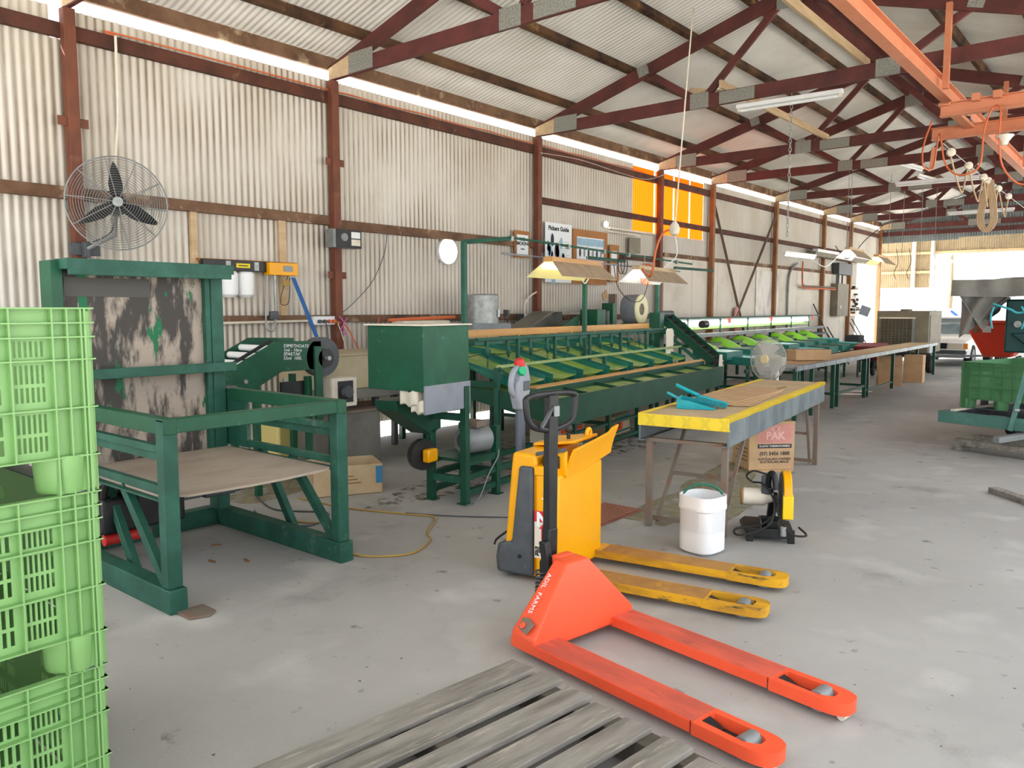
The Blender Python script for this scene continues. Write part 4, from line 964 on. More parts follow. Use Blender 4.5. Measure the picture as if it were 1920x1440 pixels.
d = V((.03, -.275, -.285)).normalized(); g = V((1, 0, 0)); g = (g - d * g.dot(d)).normalized(); nn = d.cross(g)
pos = V((-.135, -.118, .338)) + nn * .008
text('lettering', 'ADIL  FARMS', MT['white'], t, pos, .036, d, g, depth=.0006, spacing=1.05)
m = M(); m.lathe([(.05, .06), (.05, .2), (.042, .21), (.042, .34), (.03, .36)], 20, (-.27, 0, 0), (0, 0, 1)); m.build('pump', MT['black'], t)
m = M()
for k in range(6): m.tube(arc((-.265, -.05, .20 + .02 * k), .028, 0, 360, 12, (1, 0, 0), (0, 1, 0))[:-1], .005, 6, close=True)
m.build('return_spring', MT['dgrey'], t)
for s in (-.085, .085):
    m = M(); m.lathe([(.02, -.022), (.066, -.022), (.07, -.016), (.07, .016), (.066, .022), (.02, .022)], 28, (-.26, s * .8, .072), (0, 1, 0)); m.build('steering_wheel', MT['rubber'], t)
M().cyl((-.26, -.08, .072), (-.26, .08, .072), .014, 12).build('axle', MT['galv'], t)
m = M(); m.lathe([(.001, -.03), (.03, -.03), (.034, -.02), (.034, .02), (.03, .03), (.001, .03)], 18, (-.30, -.0, .20), (0, 1, 0)); m.build('foot_pedal', MT['dgrey'], t)
m = M(); m.bar((-.26, 0, .38), (-.257, 0, .52), .062, .055, up=(1, 0, 0)); m.build('handle_bracket', MT['black'], t, bev=.008)
m = M(); m.bar((-.225, -.02, .20), (-.245, -.05, .46), .035, .05, up=(1, 0, 0)); m.build('pump_link', MT['black'], t, bev=.006)
m = M(); m.bar((-.257, 0, .48), (-.25, 0, 1.185), .060, .045, up=(1, 0, 0)); m.build('handle_tube', MT['black'], t, bev=.006)
lp = [(.165, 1.165), (.16, 1.19), (.10, 1.205), (0, 1.208), (-.10, 1.205), (-.16, 1.19), (-.168, 1.16), (-.155, 1.06), (-.12, 1.015), (-.05, .99), (0, .985), (.05, .99), (.12, 1.015), (.155, 1.06)]
P = smooth_path([(-.25, y, 1.19 - (1.208 - z) * .8) for y, z in lp + lp[:1]], 4)[:-1]
m = M(); m.tube(P, .0165, 10, close=True); m.build('handle_loop', MT['black'], t)
M().bar((-.235, 0, 1.13), (-.225, -.09, 1.03), .02, .014).build('release_lever', MT['dgrey'], t, bev=.004)
M().box(-.222, -.215, -.012, .022, 1.08, 1.13).build('handle_badge', MT['grey'], t)

# ---- electric pallet truck, yellow
t = thing('electric_pallet_truck', 'yellow and grey electric pallet truck with a tall grey tiller arm', 'pallet truck', (-2.68, 3.92, 0), 9.8)
for y in (-.25, .25): fork(t, y, 1.16, .17, .085, MT['forkyel'], MT['forktop'], x0=-.02, tip_wheel=False)
YL = MT['yellow']
m = M(); m.box(-.15, .0, -.36, .27, .03, .655); m.build('battery_box', YL, t, bev=.018)
M().box(-.16, -.02, -.362, .272, .64, .70).build('battery_top', YL, t, bev=.012)
m = M(); m.prism([(-.16, .03), (-.152, .69), (-.155, .76), (-.31, .765), (-.32, .70), (-.365, .20), (-.40, .19), (-.42, .06), (-.40, .03)], (0, -.34, 0), (1, 0, 0), (0, 0, 1), (0, .60, 0)); m.build('hood', YL, t, bev=.02)
m = M(); m.prism([(-.165, .035), (-.165, .69), (-.26, .69), (-.31, .23), (-.39, .215), (-.41, .12), (-.395, .035)], (0, -.362, 0), (1, 0, 0), (0, 0, 1), (0, .64, 0)); m.build('side_panel', MT['dgrey'], t, bev=.018)
m = M(); m.prism([(-.415, .03), (-.425, .12), (-.41, .21), (-.30, .215), (-.30, .03)], (0, -.355, 0), (1, 0, 0), (0, 0, 1), (0, .63, 0)); m.build('skirt', MT['dgrey'], t, bev=.02)
M().cyl((-.25, -.368, .15), (-.25, -.362, .15), .012, 12).build('screw_hole', MT['black'], t)
for x, z in ((-.075, .46), (-.075, .60)): M().cyl((x, -.366, z), (x, -.36, z), .008 if z < .5 else .012, 12).build('plug', MT['black'] if z < .5 else MT['offwhite'], t)
# upper rail and lid
M().bar((-.155, -.335, .765), (.02, -.30, .80), .03, .02).build('lid_edge', MT['dgrey'], t, bev=.004)
m = M(); m.prism([(-.30, .765), (-.02, .80), (-.02, .82), (-.30, .785)], (0, -.1, 0), (1, 0, 0), (0, 0, 1), (0, .34, 0)); m.build('lid', YL, t, bev=.006)
m = M(); m.tube([V((-.03, .12 + .028 * math.cos(2 * PI * i / 16), .835 + .028 * math.sin(2 * PI * i / 16))) for i in range(16)], .012, 8, close=True); m.build('lifting_eye', YL, t)
m = M(); m.cyl((-.12, .02, .80), (-.12, .02, .85), .012, 10); m.lathe([(.001, .03), (.02, .02), (.026, 0), (.02, -.02), (.001, -.03)], 14, (-.12, .02, .87)); m.build('key_knob', MT['black'], t)
M().box(-.12, -.02, -.33, -.2, .66, .76).build('battery_plug', MT['black'], t, bev=.01)
m = M()
m.sheet(lambda a, b: (.012 + .055 * b ** 1.4 + .008 * math.sin(a * PI), -.28 + .66 * a, .628 + .05 * a + (.17 + .015 * (a > .82)) * b), 12, 6, (-.014, 0, .004))
m.build('load_guard', YL, t, bev=.003)
M().box(-.05, .02, -.30, -.27, .645, .79).build('guard_bracket', YL, t, bev=.008)
# sticker on the left side
M().box(-.15, -.035, -.3645, -.362, .16, .44).build('sticker', MT['offwhite'], t)
M().box(-.15, -.035, -.3655, -.3642, .375, .44).build('sticker_red_band', MT['redink'], t)
text('sticker_letter', 'N', MT['white'], t, (-.138, -.3658, .352), .115, (1, 0, 0), (0, 0, 1), bold=.004)
m = M(); m.prism([(-.105, .27), (-.075, .27), (-.075, .335), (-.06, .335), (-.09, .372), (-.12, .335), (-.105, .335)], (0, -.3652, 0), (1, 0, 0), (0, 0, 1), (0, .001, 0)); m.build('sticker_arrow', MT['redink'], t)
text('sticker_print', 'FOR\nADD\nPh.', MT['dkink'], t, (-.145, -.3658, .212), .022, (1, 0, 0), (0, 0, 1), bold=.0015)
# white hook pictogram
m = M(); m.tube([(-.09, -.363, .56), (-.09, -.363, .54)] + arc((-.09, -.363, .525), .014, 90, -150, 8, (1, 0, 0), (0, 0, 1)), .004, 6); m.build('hook_mark', MT['white'], t)
# tiller
m = M(); m.lathe([(.03, 0), (.034, .05), (.024, .16)], 12, (-.425, .01, .22), (-.12, 0, 1)); m.build('tiller_joint', MT['rubber'], t)
m = M(); m.tube([(-.443, .01, .36), (-.452, .01, .62), (-.455, .01, .9), (-.455, .008, 1.02)], [.030, .032, .033, .030], 8); m.build('tiller_arm', mat('blue_grey_metal', '#4d5561', .45), t, bev=.004)
m = M(); hp = [(.035, .97), (.075, 1.03), (.108, 1.08), (.112, 1.15), (.085, 1.24), (.05, 1.262), (.0, 1.25), (-.012, 1.19), (-.02, 1.165), (-.055, 1.15), (-.066, 1.09), (-.04, 1.02), (-.02, .97)]
# head lies across the truck and faces its side
m.prism([(y - .03, z) for y, z in hp], (-.487, .01, 0), (0, 1, 0), (0, 0, 1), (.065, 0, 0)); m.build('tiller_head', MT['greypaint'], t, bev=.014)
m = M(); m.tube(smooth_path([(-.455, -.06, 1.06), (-.455, -.105, 1.10), (-.455, -.105, 1.17), (-.455, -.07, 1.22), (-.455, -.01, 1.24)], 5), .018, 10); m.build('tiller_grip', MT['greypaint'], t)
M().cbox((-.42, .03, 1.12), (.006, .08, .06)).build('button_panel', MT['dgrey'], t, bev=.004)
m = M(); m.lathe([(.001, .03), (.025, .028), (.034, .01), (.034, -.02), (.001, -.02)], 16, (-.455, .0, 1.262), (0, -.3, .95)); m.build('red_stop_button', MT['redpaint'], t)
m = M(); m.lathe([(.001, .02), (.026, .02), (.032, .0), (.001, -.01)], 16, (-.43, -.02, 1.215), (.8, -.5, .3)); m.build('green_rocker', mat('green_rocker', '#14a06a', .4), t)
m = M(); m.tube(smooth_path([(-.41, -.05, .30), (-.44, -.12, .24), (-.50, -.2, .18), (-.49, -.25, .16)]), .007, 6); m.build('charger_lead', MT['rubber'], t)

# ---- wooden pallet in the foreground
t = thing('wooden_pallet', 'weathered grey wooden pallet on the floor in the foreground', 'pallet', (-1.6, 1.85, 0), -7)
rr = random.Random(5)
for k in range(7):
    x = -.515 + k * .158 + rr.uniform(-.008, .008); w = .112 if k not in (0, 6) else .125
    y1 = .56 + rr.uniform(-.03, .02) - (.02 if k == 6 else 0)
    m = M(); nn = 10
    m.hexa([(x, -.60, .112), (x + w, -.60, .112), (x + w + rr.uniform(-.006, .006), y1, .112), (x + rr.uniform(-.006, .006), y1 - .01, .112), (x, -.60, .134), (x + w, -.60, .134), (x + w, y1, .134), (x, y1 - .012, .134)])
    m.build('deck_board', MT['pallet'], t, bev=.003)
for y in (-.55, -.02, .50): M().box(-.52, .56, y - .045, y + .045, .02, .112).build('bearer', MT['palletdark'], t, bev=.004)
for x in (-.50, -.02, .43): M().box(x, x + .1, -.58, .54, .0, .02).build('base_board', MT['palletdark'], t)

# ---- packing table with a yellow edged top
t, O = mthing('packing_table', 'zinc-sided packing table with a cardboard top and taped yellow edges', 'table', -1.92, 6.95)
A = lambda: M(O)
a0, a1, b0, b1 = -2.25, -1.59, 5.30, 8.58
A().box(a0, a1, b0, b1, .835, .85).build('tabletop', MT['cardpale'], t, bev=.004)
TPR = mat('faded_tape_print', '#e0c538', .6)
MT['yelltape'] = mat('yellow_card_tape', '#efd23a', .55, 0, '#e6c52e', 3)
m = A(); m.box(a0 - .004, a1 + .004, b0 - .006, b0, .765, .853); m.build('yellow_end_strip', MT['yelltape'], t, bev=.002)
for k in range(5):
    yy = a0 + .05 + k * .135
    m = A(); m.prism([(yy, .768), (yy + .03, .768), (yy + .085, .848), (yy + .055, .848)], (0, b0 - .0065, 0), (1, 0, 0), (0, 0, 1), (0, .0004, 0)); m.build('tape_print', TPR, t)
    m = A(); m.prism([(yy + .055, .768), (yy + .085, .768), (yy + .03, .848), (yy, .848)], (0, b0 - .0069, 0), (1, 0, 0), (0, 0, 1), (0, .0004, 0)); m.build('tape_print', TPR, t)
m = A(); m.sheet(lambda i, j: (a1 - .05 + .056 * min(1, j * 1.5), b0 + (b1 - b0) * i, .853 - .028 * max(0, j * 1.5 - 1) * 2 + .002 * math.sin(i * 40)), 40, 6, (0, 0, .002)); m.build('yellow_side_strip', MT['yelltape'], t)
m = A(); m.sheet(lambda i, j: (a0 + .05 - .056 * min(1, j * 1.5), b0 + (b1 - b0) * i, .853 - .02 * max(0, j * 1.5 - 1) * 2), 20, 6, (0, 0, .002)); m.build('yellow_side_strip', MT['yelltape'], t)
for xx in (a0, a1 - .012): A().box(xx, xx + .012, b0 + .01, b1, .66, .835).build('zinc_side', MT['zinc'], t)
for xx in (a0, a1 - .05): A().box(xx, xx + .05, b0 + .01, b1, .655, .662).build('side_flange', MT['zinc'], t)
for (b, s, rn, rt) in ((5.40, 1, .75, .78), (8.48, -1, .30, .64)):
    for xx in (a0 + .05, a1 - .05): A().box(xx - .022, xx + .022, b - .022, b + .022, 0, .66).build('leg', MT['rust'], t, bev=.002)
    A().box(a0 + .02, a1 - .02, b - .02, b + .02, .64, .665).build('cross_angle', MT['rust'], t)
    for xx in (a0 + .09, a1 - .09): A().bar((xx, b + s * .06, .03), (xx, b + s * rn, rt), .025, .025).build('brace', MT['rust'], t)
    A().box(a0 + .09, a1 - .09, b + s * (.06 + (rn - .06) * .43) - .012, b + s * (.06 + (rn - .06) * .43) + .012, .33, .355).build('brace_rail', MT['rust'], t)
    A().box(a0 + .05, a1 - .05, b + s * .07 - .015, b + s * .07 + .015, .035, .065).build('low_rail', MT['rust'], t)
    A().box(a0 + .05, a1 - .05, b + s * rn - .02, b + s * rn + .02, rt - .01, rt + .02).build('top_rail', MT['rust'], t)
# flat cartons, dustpan and brush on the table
def tp(a, b, z=.851): return mw(a, b, z)
for k in range(4):
    o = mw(-1.90 - .012 * k, 6.75 + .02 * k, .8555 + .0068 * k)
    t2 = M(); t2.T = Matrix.Rotation(R(MA + 3 - k * 2), 4, 'Z')
    t2.prism([(-.22, -.62), (.08, -.72), (.20, -.66), (.21, .5), (-.05, .6), (-.23, .52)], (0, 0, 0), (1, 0, 0), (0, 1, 0), (0, 0, .005))
    ob = t2.build('flat_carton', MT['card']); ob.location = o
    tag(ob, ['lowest flat cardboard blank in the stack on the packing table', 'second flat cardboard blank from the bottom of the stack on the table', 'third flat cardboard blank from the bottom of the stack on the table', 'topmost flat cardboard blank of the stack on the packing table'][k], 'cardboard', 'flat cardboard blanks on the packing table')
m = M(); m.box(-.01, .01, -.2, .2, 0, .003); ob = m.build('cut_slot', MT['cardin']); ob.location = mw(-1.82, 7.6, .8565); ob.rotation_euler = (0, 0, R(2)); tag(ob, 'narrow dark cardboard strip lying near the far end of the packing table', 'cardboard')
t = thing('dustpan', 'turquoise dustpan lying on the near end of the packing table', 'dustpan', mw(-1.99, 5.83, .8525), MA + 12)
m = M(); m.sheet(lambda i, j: (-.14 + .28 * i, -.12 + .24 * j, .004 + .002 * i), 4, 4, (0, 0, .003)); m.build('pan_floor', MT['tealbright'], t)
m = M(); m.prism([(-.14, 0), (-.14, .075), (-.05, .06), (.14, .01), (.14, 0)], (0, -.122, 0), (1, 0, 0), (0, 0, 1), (0, .004, 0)); m.prism([(-.14, 0), (-.14, .075), (-.05, .06), (.14, .01), (.14, 0)], (0, .118, 0), (1, 0, 0), (0, 0, 1), (0, .004, 0)); m.box(-.144, -.138, -.122, .122, 0, .08); m.build('pan_rim', MT['tealbright'], t)
m = M(); m.bar((-.14, 0, .06), (-.235, -.01, .11), .035, .018); m.build('pan_handle', MT['tealbright'], t, bev=.005)
t = thing('hand_brush', 'turquoise hand brush resting in the dustpan on the packing table', 'brush', mw(-1.97, 5.84, .873), MA + 8)
m = M(); m.bar((-.02, 0, .07), (.2, .02, .012), .05, .02); m.build('brush_back', MT['tealbright'], t, bev=.006)
m = M(); m.bar((-.04, -.01, .055), (.19, .01, -.0), .055, .035); m.build('bristles', mat('turquoise_bristles', '#2f8f98', .95, 0, '#1d6f78', 60, bump=.8, bscale=300), t)
m = M(); m.tube(smooth_path([(-.02, 0, .075), (-.07, -.01, .095), (-.16, -.015, .135), (-.19, -.015, .15)]), [.014] * 18 + [.011], 8); m.build('brush_handle', MT['tealbright'], t)

# ---- printed carton on the floor behind the table
t = thing('printed_carton', 'brown carton printed with a phone number on the floor behind the packing table', 'box', (-3.09, 7.70, 0), 46.5)
CW, CD, CH = .47, .40, .50
M().box(-CW / 2, CW / 2, -CD / 2, CD / 2, .02, CH).build('carton_body', MT['card'], t, bev=.004)
M().prism([(-CW / 2, .02), (CW / 2, .02), (CW / 2 - .03, .001), (-CW / 2 + .01, .001)], (0, -CD / 2 - .02, 0), (1, 0, 0), (0, 0, 1), (0, .3, 0)).build('bottom_flap', MT['card'], t)
y = -CD / 2 - .0008
M().box(-CW / 2 + .09, CW / 2 - .02, y, y + .0006, .285, CH - .03).build('pink_panel', MT['pinkcarton'], t)
M().box(-CW / 2 + .09, CW / 2 - .03, y - .0003, y + .0006, .235, .275).build('black_band', MT['dkink'], t)
text('band_lettering', 'PLASTIC THERMOFORMERS', MT['offwhite'], t, (.03, y - .0008, .247), .026, (1, 0, 0), (0, 0, 1), align='CENTER', bold=.0006, depth=.0003)
text('carton_name', 'PAK', mat('pale_pink_print', '#e6b5ab', .8), t, (.035, y - .0008, .325), .105, (1, 0, 0), (0, 0, 1), align='CENTER', bold=.003, depth=.0003)
for a in (-40, 0, 40):
    m = M(); m.T = Matrix.Translation((.035, y - .0005, .40)) @ Matrix.Rotation(R(a), 4, 'Y')
    m.prism([(0, 0), (.022, .03), (0, .075), (-.022, .03)], (0, 0, 0), (1, 0, 0), (0, 0, 1), (0, .0003, 0)); m.build('printed_leaf', mat('pale_pink_print2', '#dfa59a', .8), t)
text('phone_number', '(07) 5456 1888', MT['dkink'], t, (.03, y - .0008, .165), .05, (1, 0, 0), (0, 0, 1), align='CENTER', bold=.0012, depth=.0003)
text('small_lettering', 'AUSTRALIAN OWNED\nAUSTRALIAN MADE', MT['dkink'], t, (.03, y - .0008, .115), .034, (1, 0, 0), (0, 0, 1), align='CENTER', bold=.0006, depth=.0003)
M().box(-CW / 2 - .001, -CW / 2, -.16, .10, .33, .37).build('side_print', MT['dkink'], t)
m = M()
for i in range(4): m.box(-CW / 2 - .0012, -CW / 2, -.17, .12 - .05 * (i % 2), .10 + .04 * i, .113 + .04 * i)
m.build('side_print_lines', MT['cardin'], t)
M().box(-CW / 2 + .0, CW / 2, -.004, .004, CH, CH + .001).build('top_seam', MT['cardin'], t)

MUD = mat('brown_mud', '#6d4a35', .9)
# ---- white bucket
t = thing('white_bucket', 'square-shouldered white plastic bucket with a green handle in front of the packing table', 'bucket', (-2.305, 4.755, 0), 35)
m = M(); pr = [(.10, .0), (.118, .012), (.122, .06), (.128, .075), (.130, .285), (.137, .295), (.137, .318), (.135, .325), (.135, .385), (.130, .385), (.128, .02), (.001, .02)]
m.lathe(pr, 48, (0, 0, 0), (0, 0, 1), .62); m.build('shell', MT['white'], t)
hn = [V((.138 * math.cos(R(a)), 0.06 * math.sin(R(a)) * 0, .345 + .105 * math.sin(R(a)))) for a in range(0, 181, 12)]
m = M(); m.tube(hn, .003, 6); m.build('wire_bail', MT['galv'], t)
m = M(); m.tube(hn[2:-2], .0085, 8); m.build('green_grip', mat('green_tube', '#1c6a52', .4), t)
for s in (-1, 1): M().cyl((s * .128, 0, .345), (s * .142, 0, .345), .010, 12).build('bail_lug', MT['white'], t)
m = M(); m.prism([(-.014, .145), (-.004, .185), (.012, .205), (.008, .165), (.022, .12), (.004, .105)], (-.02, -.1315, .0), (1, 0, 0), (0, 0, 1), (0, .002, 0)); m.build('mud_stain', MUD, t)
m = M(); m.prism([(-.008, .20), (.0, .225), (.008, .22), (.012, .20), (0, .19)], (-.04, -.1315, .0), (1, 0, 0), (0, 0, 1), (0, .002, 0)); m.build('mud_stain', MUD, t)

# ---- cut-off saw
t = thing('cut_off_saw', 'black and yellow cut-off saw with a coiled black lead on the floor', 'saw', (-2.11, 5.40, 0), 26); t.scale = (1.13, 1.13, 1.13)
M().prism([(-.14, -.17), (.14, -.17), (.14, .12), (.05, .19), (-.14, .19), (-.17, .1)], (0, 0, .035), (1, 0, 0), (0, 1, 0), (0, 0, .03)).build('base', MT['black'], t, bev=.006)
M().box(-.135, .14, -.178, -.165, .03, .085).build('base_front', MT['black'], t, bev=.004)
for (x, y) in ((-.12, -.16), (.12, -.16), (.12, .1), (-.12, .15)): M().box(x - .02, x + .02, y - .02, y + .02, 0, .037).build('foot', MT['rubber'], t, bev=.004)
M().box(-.06, -.05, -.14, .02, .065, .12).build('vice_fence', MT['dgrey'], t, bev=.004); M().box(-.05, .06, -.02, .015, .065, .12).build('vice_jaw', MT['black'], t, bev=.004)
M().box(-.02, .05, -.10, -.05, .065, .115).build('vice_block', MT['black'], t, bev=.006)
M().cyl((.07, -.205, .055), (.07, -.205, .11), .018, 12).build('crank_knob', MT['galv'], t)
m = M(); m.lathe([(.001, 0), (.045, 0), (.055, .012), (.055, .13), (.04, .16), (.03, .19)], 24, (-.165, .03, .235), (1, 0, 0)); m.build('motor', MT['offwhite'], t)
m = M(); m.lathe([(.045, -.006), (.053, -.006), (.056, .004)], 24, (-.165, .03, .235), (1, 0, 0)); m.build('motor_end_ring', MT['forktop'], t)
# guard: half disc, open at lower front
gp = [(.155 * math.cos(R(a)), .155 * math.sin(R(a))) for a in range(-75, 196, 10)]
m = M(); m.prism([(p[0], p[1]) for p in gp], (.075, .02, .255), (0, -1, 0), (0, 0, 1), (.05, 0, 0)); m.build('blade_guard', MT['yellow'], t, bev=.006)
m = M(); m.lathe([(.001, 0), (.145, 0), (.145, .004), (.001, .004)], 36, (.068, .02, .25), (1, 0, 0)); m.build('cutting_disc', MT['dgrey'], t)
m = M(); m.prism([(.10, .12), (.165, .12), (.16, .26), (.10, .27)], (.07, .02, .02), (0, -1, 0), (0, 0, 1), (.062, 0, 0)); m.build('guard_flap', mat('bright_yellow_flap', '#f4c90f', .4), t, bev=.004)
M().bar((.02, .12, .07), (.03, .03, .25), .05, .07, up=(0, 1, 0)).build('arm', MT['black'], t, bev=.008)
m = M(); m.tube(smooth_path([(.01, .03, .27), (-.01, -.02, .33), (.0, -.05, .40), (.02, -.08, .395), (.03, -.10, .31)], 5), .018, 10); m.build('handle', MT['black'], t)
M().bar((-.02, .0, .26), (-.02, -.01, .38), .06, .035).build('handle_shell', MT['dgrey'], t, bev=.01)
m = M(); m.tube(smooth_path([(-.02, -.02, .39), (-.1, -.03, .41), (-.14, .0, .37), (-.10, .02, .33), (-.04, -.04, .33), (.02, -.10, .24), (.0, -.16, .12), (-.1, -.22, .07), (-.2, -.26, .06), (-.2, -.16, .07), (-.05, -.14, .10), (.04, -.12, .2), (.03, -.1, .28), (.05, -.13, .16), (.11, -.24, .08), (.2, -.22, .07), (.17, -.1, .085)], 7), .0065, 7); m.build('coiled_lead', MT['rubber'], t)

# ---- floor mat, litter, cables
ob = M((-3.33, 5.12, 0)).box(-3.5, -3.14, 4.82, 5.42, .0, .012).build('floor_mat', MT['mat'], bev=.003); tag(ob, 'red-brown ribbed rubber mat on the floor beside the yellow pallet truck', 'mat')
mm = M()
for i in range(8):
    for j in range(12): mm.box(-.17 + i * .043, -.14 + i * .043, -.29 + j * .049, -.265 + j * .049, .012, .017)
r_ = mm.build('mat_ribs', mat('mat_rib', '#a5735f', .85), ob)
def litter(name, c, rx, ry, seed, lab, rot=0, mt='mildew'):
    rr = random.Random(seed); P = []
    for i in range(40):
        a = 2 * PI * i / 40; q = 1 + .22 * math.sin(3 * a + seed) + .12 * math.sin(7 * a) + rr.uniform(-.06, .06)
        P.append((rx * q * math.cos(a), ry * q * math.sin(a)))
    m = M((c[0], c[1], 0)); m.prism(P, (c[0], c[1], .0005), (math.cos(rot), math.sin(rot), 0), (-math.sin(rot), math.cos(rot), 0), (0, 0, .0012))
    tag(m.build(name, MT[mt]), lab, 'litter', kind='stuff')
litter('grass_litter', (-3.0, 6.35), .38, 1.25, 2, 'dry grassy litter scattered on the floor under the packing table', R(10))
litter('grass_litter', (-6.1, 4.15), .35, .7, 4, 'dry grassy litter on the floor behind the bin tipper')
litter('leaf_debris', (-5.35, 7.2), .75, 2.4, 6, 'brown leaf debris strewn on the floor under the sorting line', R(8), 'debris')
hang('floor_cable', [(-5.2, 3.5, .008), (-4.95, 3.45, .008), (-4.65, 3.6, .008), (-4.3, 3.35, .008), (-4.1, 3.22, .008), (-3.9, 3.24, .008), (-3.73, 3.46, .008), (-3.85, 3.75, .008), (-4.0, 3.87, .008), (-4.25, 4.19, .008), (-4.5, 4.12, .008), (-5.0, 3.95, .008), (-5.6, 3.9, .008)], .007, MT['ycord'], 'yellow-brown cable looped on the floor to the right of the bin tipper', 'cable')
hang('floor_cable', [(-5.9, 3.7, .008), (-5.4, 3.55, .008), (-5.0, 3.75, .008), (-4.8, 3.45, .008), (-5.1, 3.3, .008), (-5.5, 3.42, .008)], .007, MT['dgrey'], 'dark cable curled on the floor under the tipper brace', 'cable')
hang('floor_cable', [(-4.5, 4.12, .016), (-4.2, 4.3, .008), (-3.9, 4.5, .008), (-3.6, 4.75, .008), (-3.72, 5.05, .012)], .005, MT['dgrey'], 'thin grey cable on the floor leading to the infeed unit', 'cable')
rr = random.Random(9)
for i in range(6):
    x, y = [(-4.6, 2.55), (-4.9, 2.75), (-3.4, 4.4), (-4.45, 2.7), (-5.0, 4.9), (-4.75, 2.3)][i]
    m = M((x, y, 0)); P = [(rr.uniform(.03, .06) * math.cos(a), rr.uniform(.01, .02) * math.sin(a)) for a in [k * PI / 4 for k in range(8)]]
    m.prism(P, (x, y, .001), (math.cos(i), math.sin(i), 0), (-math.sin(i), math.cos(i), 0), (0, 0, .004))
    tag(m.build('dry_leaf', MT['cardin']), 'small dry leaf on the concrete floor', 'leaf', 'dry leaves scattered on the concrete')

# ---- long bench behind the table
t = thing('long_bench', 'long low grading bench on dark green legs running away down the shed', 'bench', (-4.45, 15.3, 0), 1.8)
A = lambda: M()
A().box(-.36, .29, -4.15, 6.35, .755, .77).build('bench_top', MT['zinc'], t, bev=.003)
A().box(.27, .30, -4.15, 6.35, .72, .79).build('edge_channel', MT['zinc'], t, bev=.003)
A().box(-.30, .20, -2.3, 6.2, .77, .782).build('cardboard_cover', MT['cardpale'], t)
for y in (-4.05, -3.3, -2.2, -1.95, -.25, -.05, 1.9, 4.2, 6.2):
    for x in (-.31, .25): A().box(x - .028, x + .028, y - .028, y + .028, 0, .755).build('leg', MT['greendark'], t, bev=.003)
for y in (-2.05, -.15):
    A().box(-.31, .25, y - .02, y + .02, .2, .24).build('cross_rail', MT['greendark'], t)
A().box(.235, .265, -2.0, -.2, .2, .24).build('side_rail', MT['greendark'], t); A().box(.235, .265, -.2, 1.9, .12, .15).build('side_rail', MT['greendark'], t)
def carton(name, lab, loc, rz, w, d, h, grp=None):
    t = thing(name, lab, 'box', loc, rz, grp)
    M().box(-w / 2, w / 2, -d / 2, d / 2, 0, h).build('carton_body', MT['card'], t, bev=.005)
    M().box(-w / 2 + .01, w / 2 - .01, -.02, .02, h, h + .001).build('tape', MT['cardin'], t)
    return t
carton('long_carton', 'long closed brown carton standing on the near part of the long bench', (-4.48, 12.95, .783), 50, .62, .3, .17)
ob = M((-4.45, 12.45, .771)).box(-4.7, -4.22, 12.0, 12.95, .771, .7745).build('flat_carton', MT['card']); tag(ob, 'flat cardboard sheet on the long bench in front of the long carton', 'cardboard')
carton('small_box', 'small pale box at the near end of the long bench beside the fan', (-4.45, 11.55, .771), 10, .2, .25, .12).children[0].data.materials[0] = MT['offwhite']
t = thing('blue_bottle', 'small bottle with a blue cap behind the pale box on the bench', 'bottle', (-4.55, 11.85, .771))
M().lathe([(.025, 0), (.027, .01), (.027, .1), (.012, .13)], 14).build('bottle_body', MT['white'], t); M().lathe([(.012, .13), (.014, .13), (.014, .165), (.001, .166)], 12).build('cap', MT['carblue'], t)
# pedestal fan
C = V((-3.68, 9.25, 1.0)); ax = V((-.25, -.96, .06)).normalized()
t = thing('pedestal_fan', 'dusty white pedestal fan with a cream hub standing behind the packing table', 'fan', (C.x + .06, C.y + .14, 0)); O = (C.x + .06, C.y + .14, 0)
u = V((0, 0, 1)); u = (u - ax * u.dot(ax)).normalized(); v = ax.cross(u); RF = .25
for s, nm in ((1, 'front_cage'), (-1, 'rear_cage')):
    m = M(O); dm = lambda r: ax * (s * .07 * (1 - (r / RF) ** 2.5))
    m.tube([C + (u * math.cos(2 * PI * i / 36) + v * math.sin(2 * PI * i / 36)) * RF for i in range(36)], .006, 6, close=True)
    for q in range(84):
        a = 2 * PI * q / 84; m.tube([C + dm(r) + (u * math.cos(a + (.25 * (RF - r) / RF)) + v * math.sin(a + (.25 * (RF - r) / RF))) * r for r in (.05, .10, .15, .2, RF)], .0019, 4)
    m.build(nm, mat(nm + '_wire', '#d5d2ca', .6), t)
for q in range(3):
    m = M(O); a0 = 2 * PI * q / 3
    def bl(i, j):
        r = .04 + .16 * i; th = a0 + (j - .5) * 1.5; return C + (u * math.cos(th) + v * math.sin(th)) * r + ax * (.03 * (j - .5))
    m.sheet(bl, 5, 5, tuple(ax * .003)); m.build('blade', mat('fan_blade_grey', '#c9c8c2', .4), t)
m = M(O); m.lathe([(.001, .085), (.05, .083), (.056, .07), (.056, .06)], 24, C, ax); m.build('hub_badge', mat('cream_badge', '#e8d3a2', .5), t)
m = M(O); m.lathe([(.03, -.05), (.06, -.07), (.06, -.16), (.03, -.2), (.001, -.2)], 18, C, ax); m.build('motor', MT['offwhite'], t)
m = M(O); m.cyl((O[0], O[1], .02), (O[0], O[1], .96), .022, 14); m.build('pole', MT['offwhite'], t)
m = M(O); m.lathe([(.2, 0), (.2, .02), (.16, .035), (.03, .05)], 28, (O[0], O[1], 0)); m.build('base', MT['offwhite'], t)
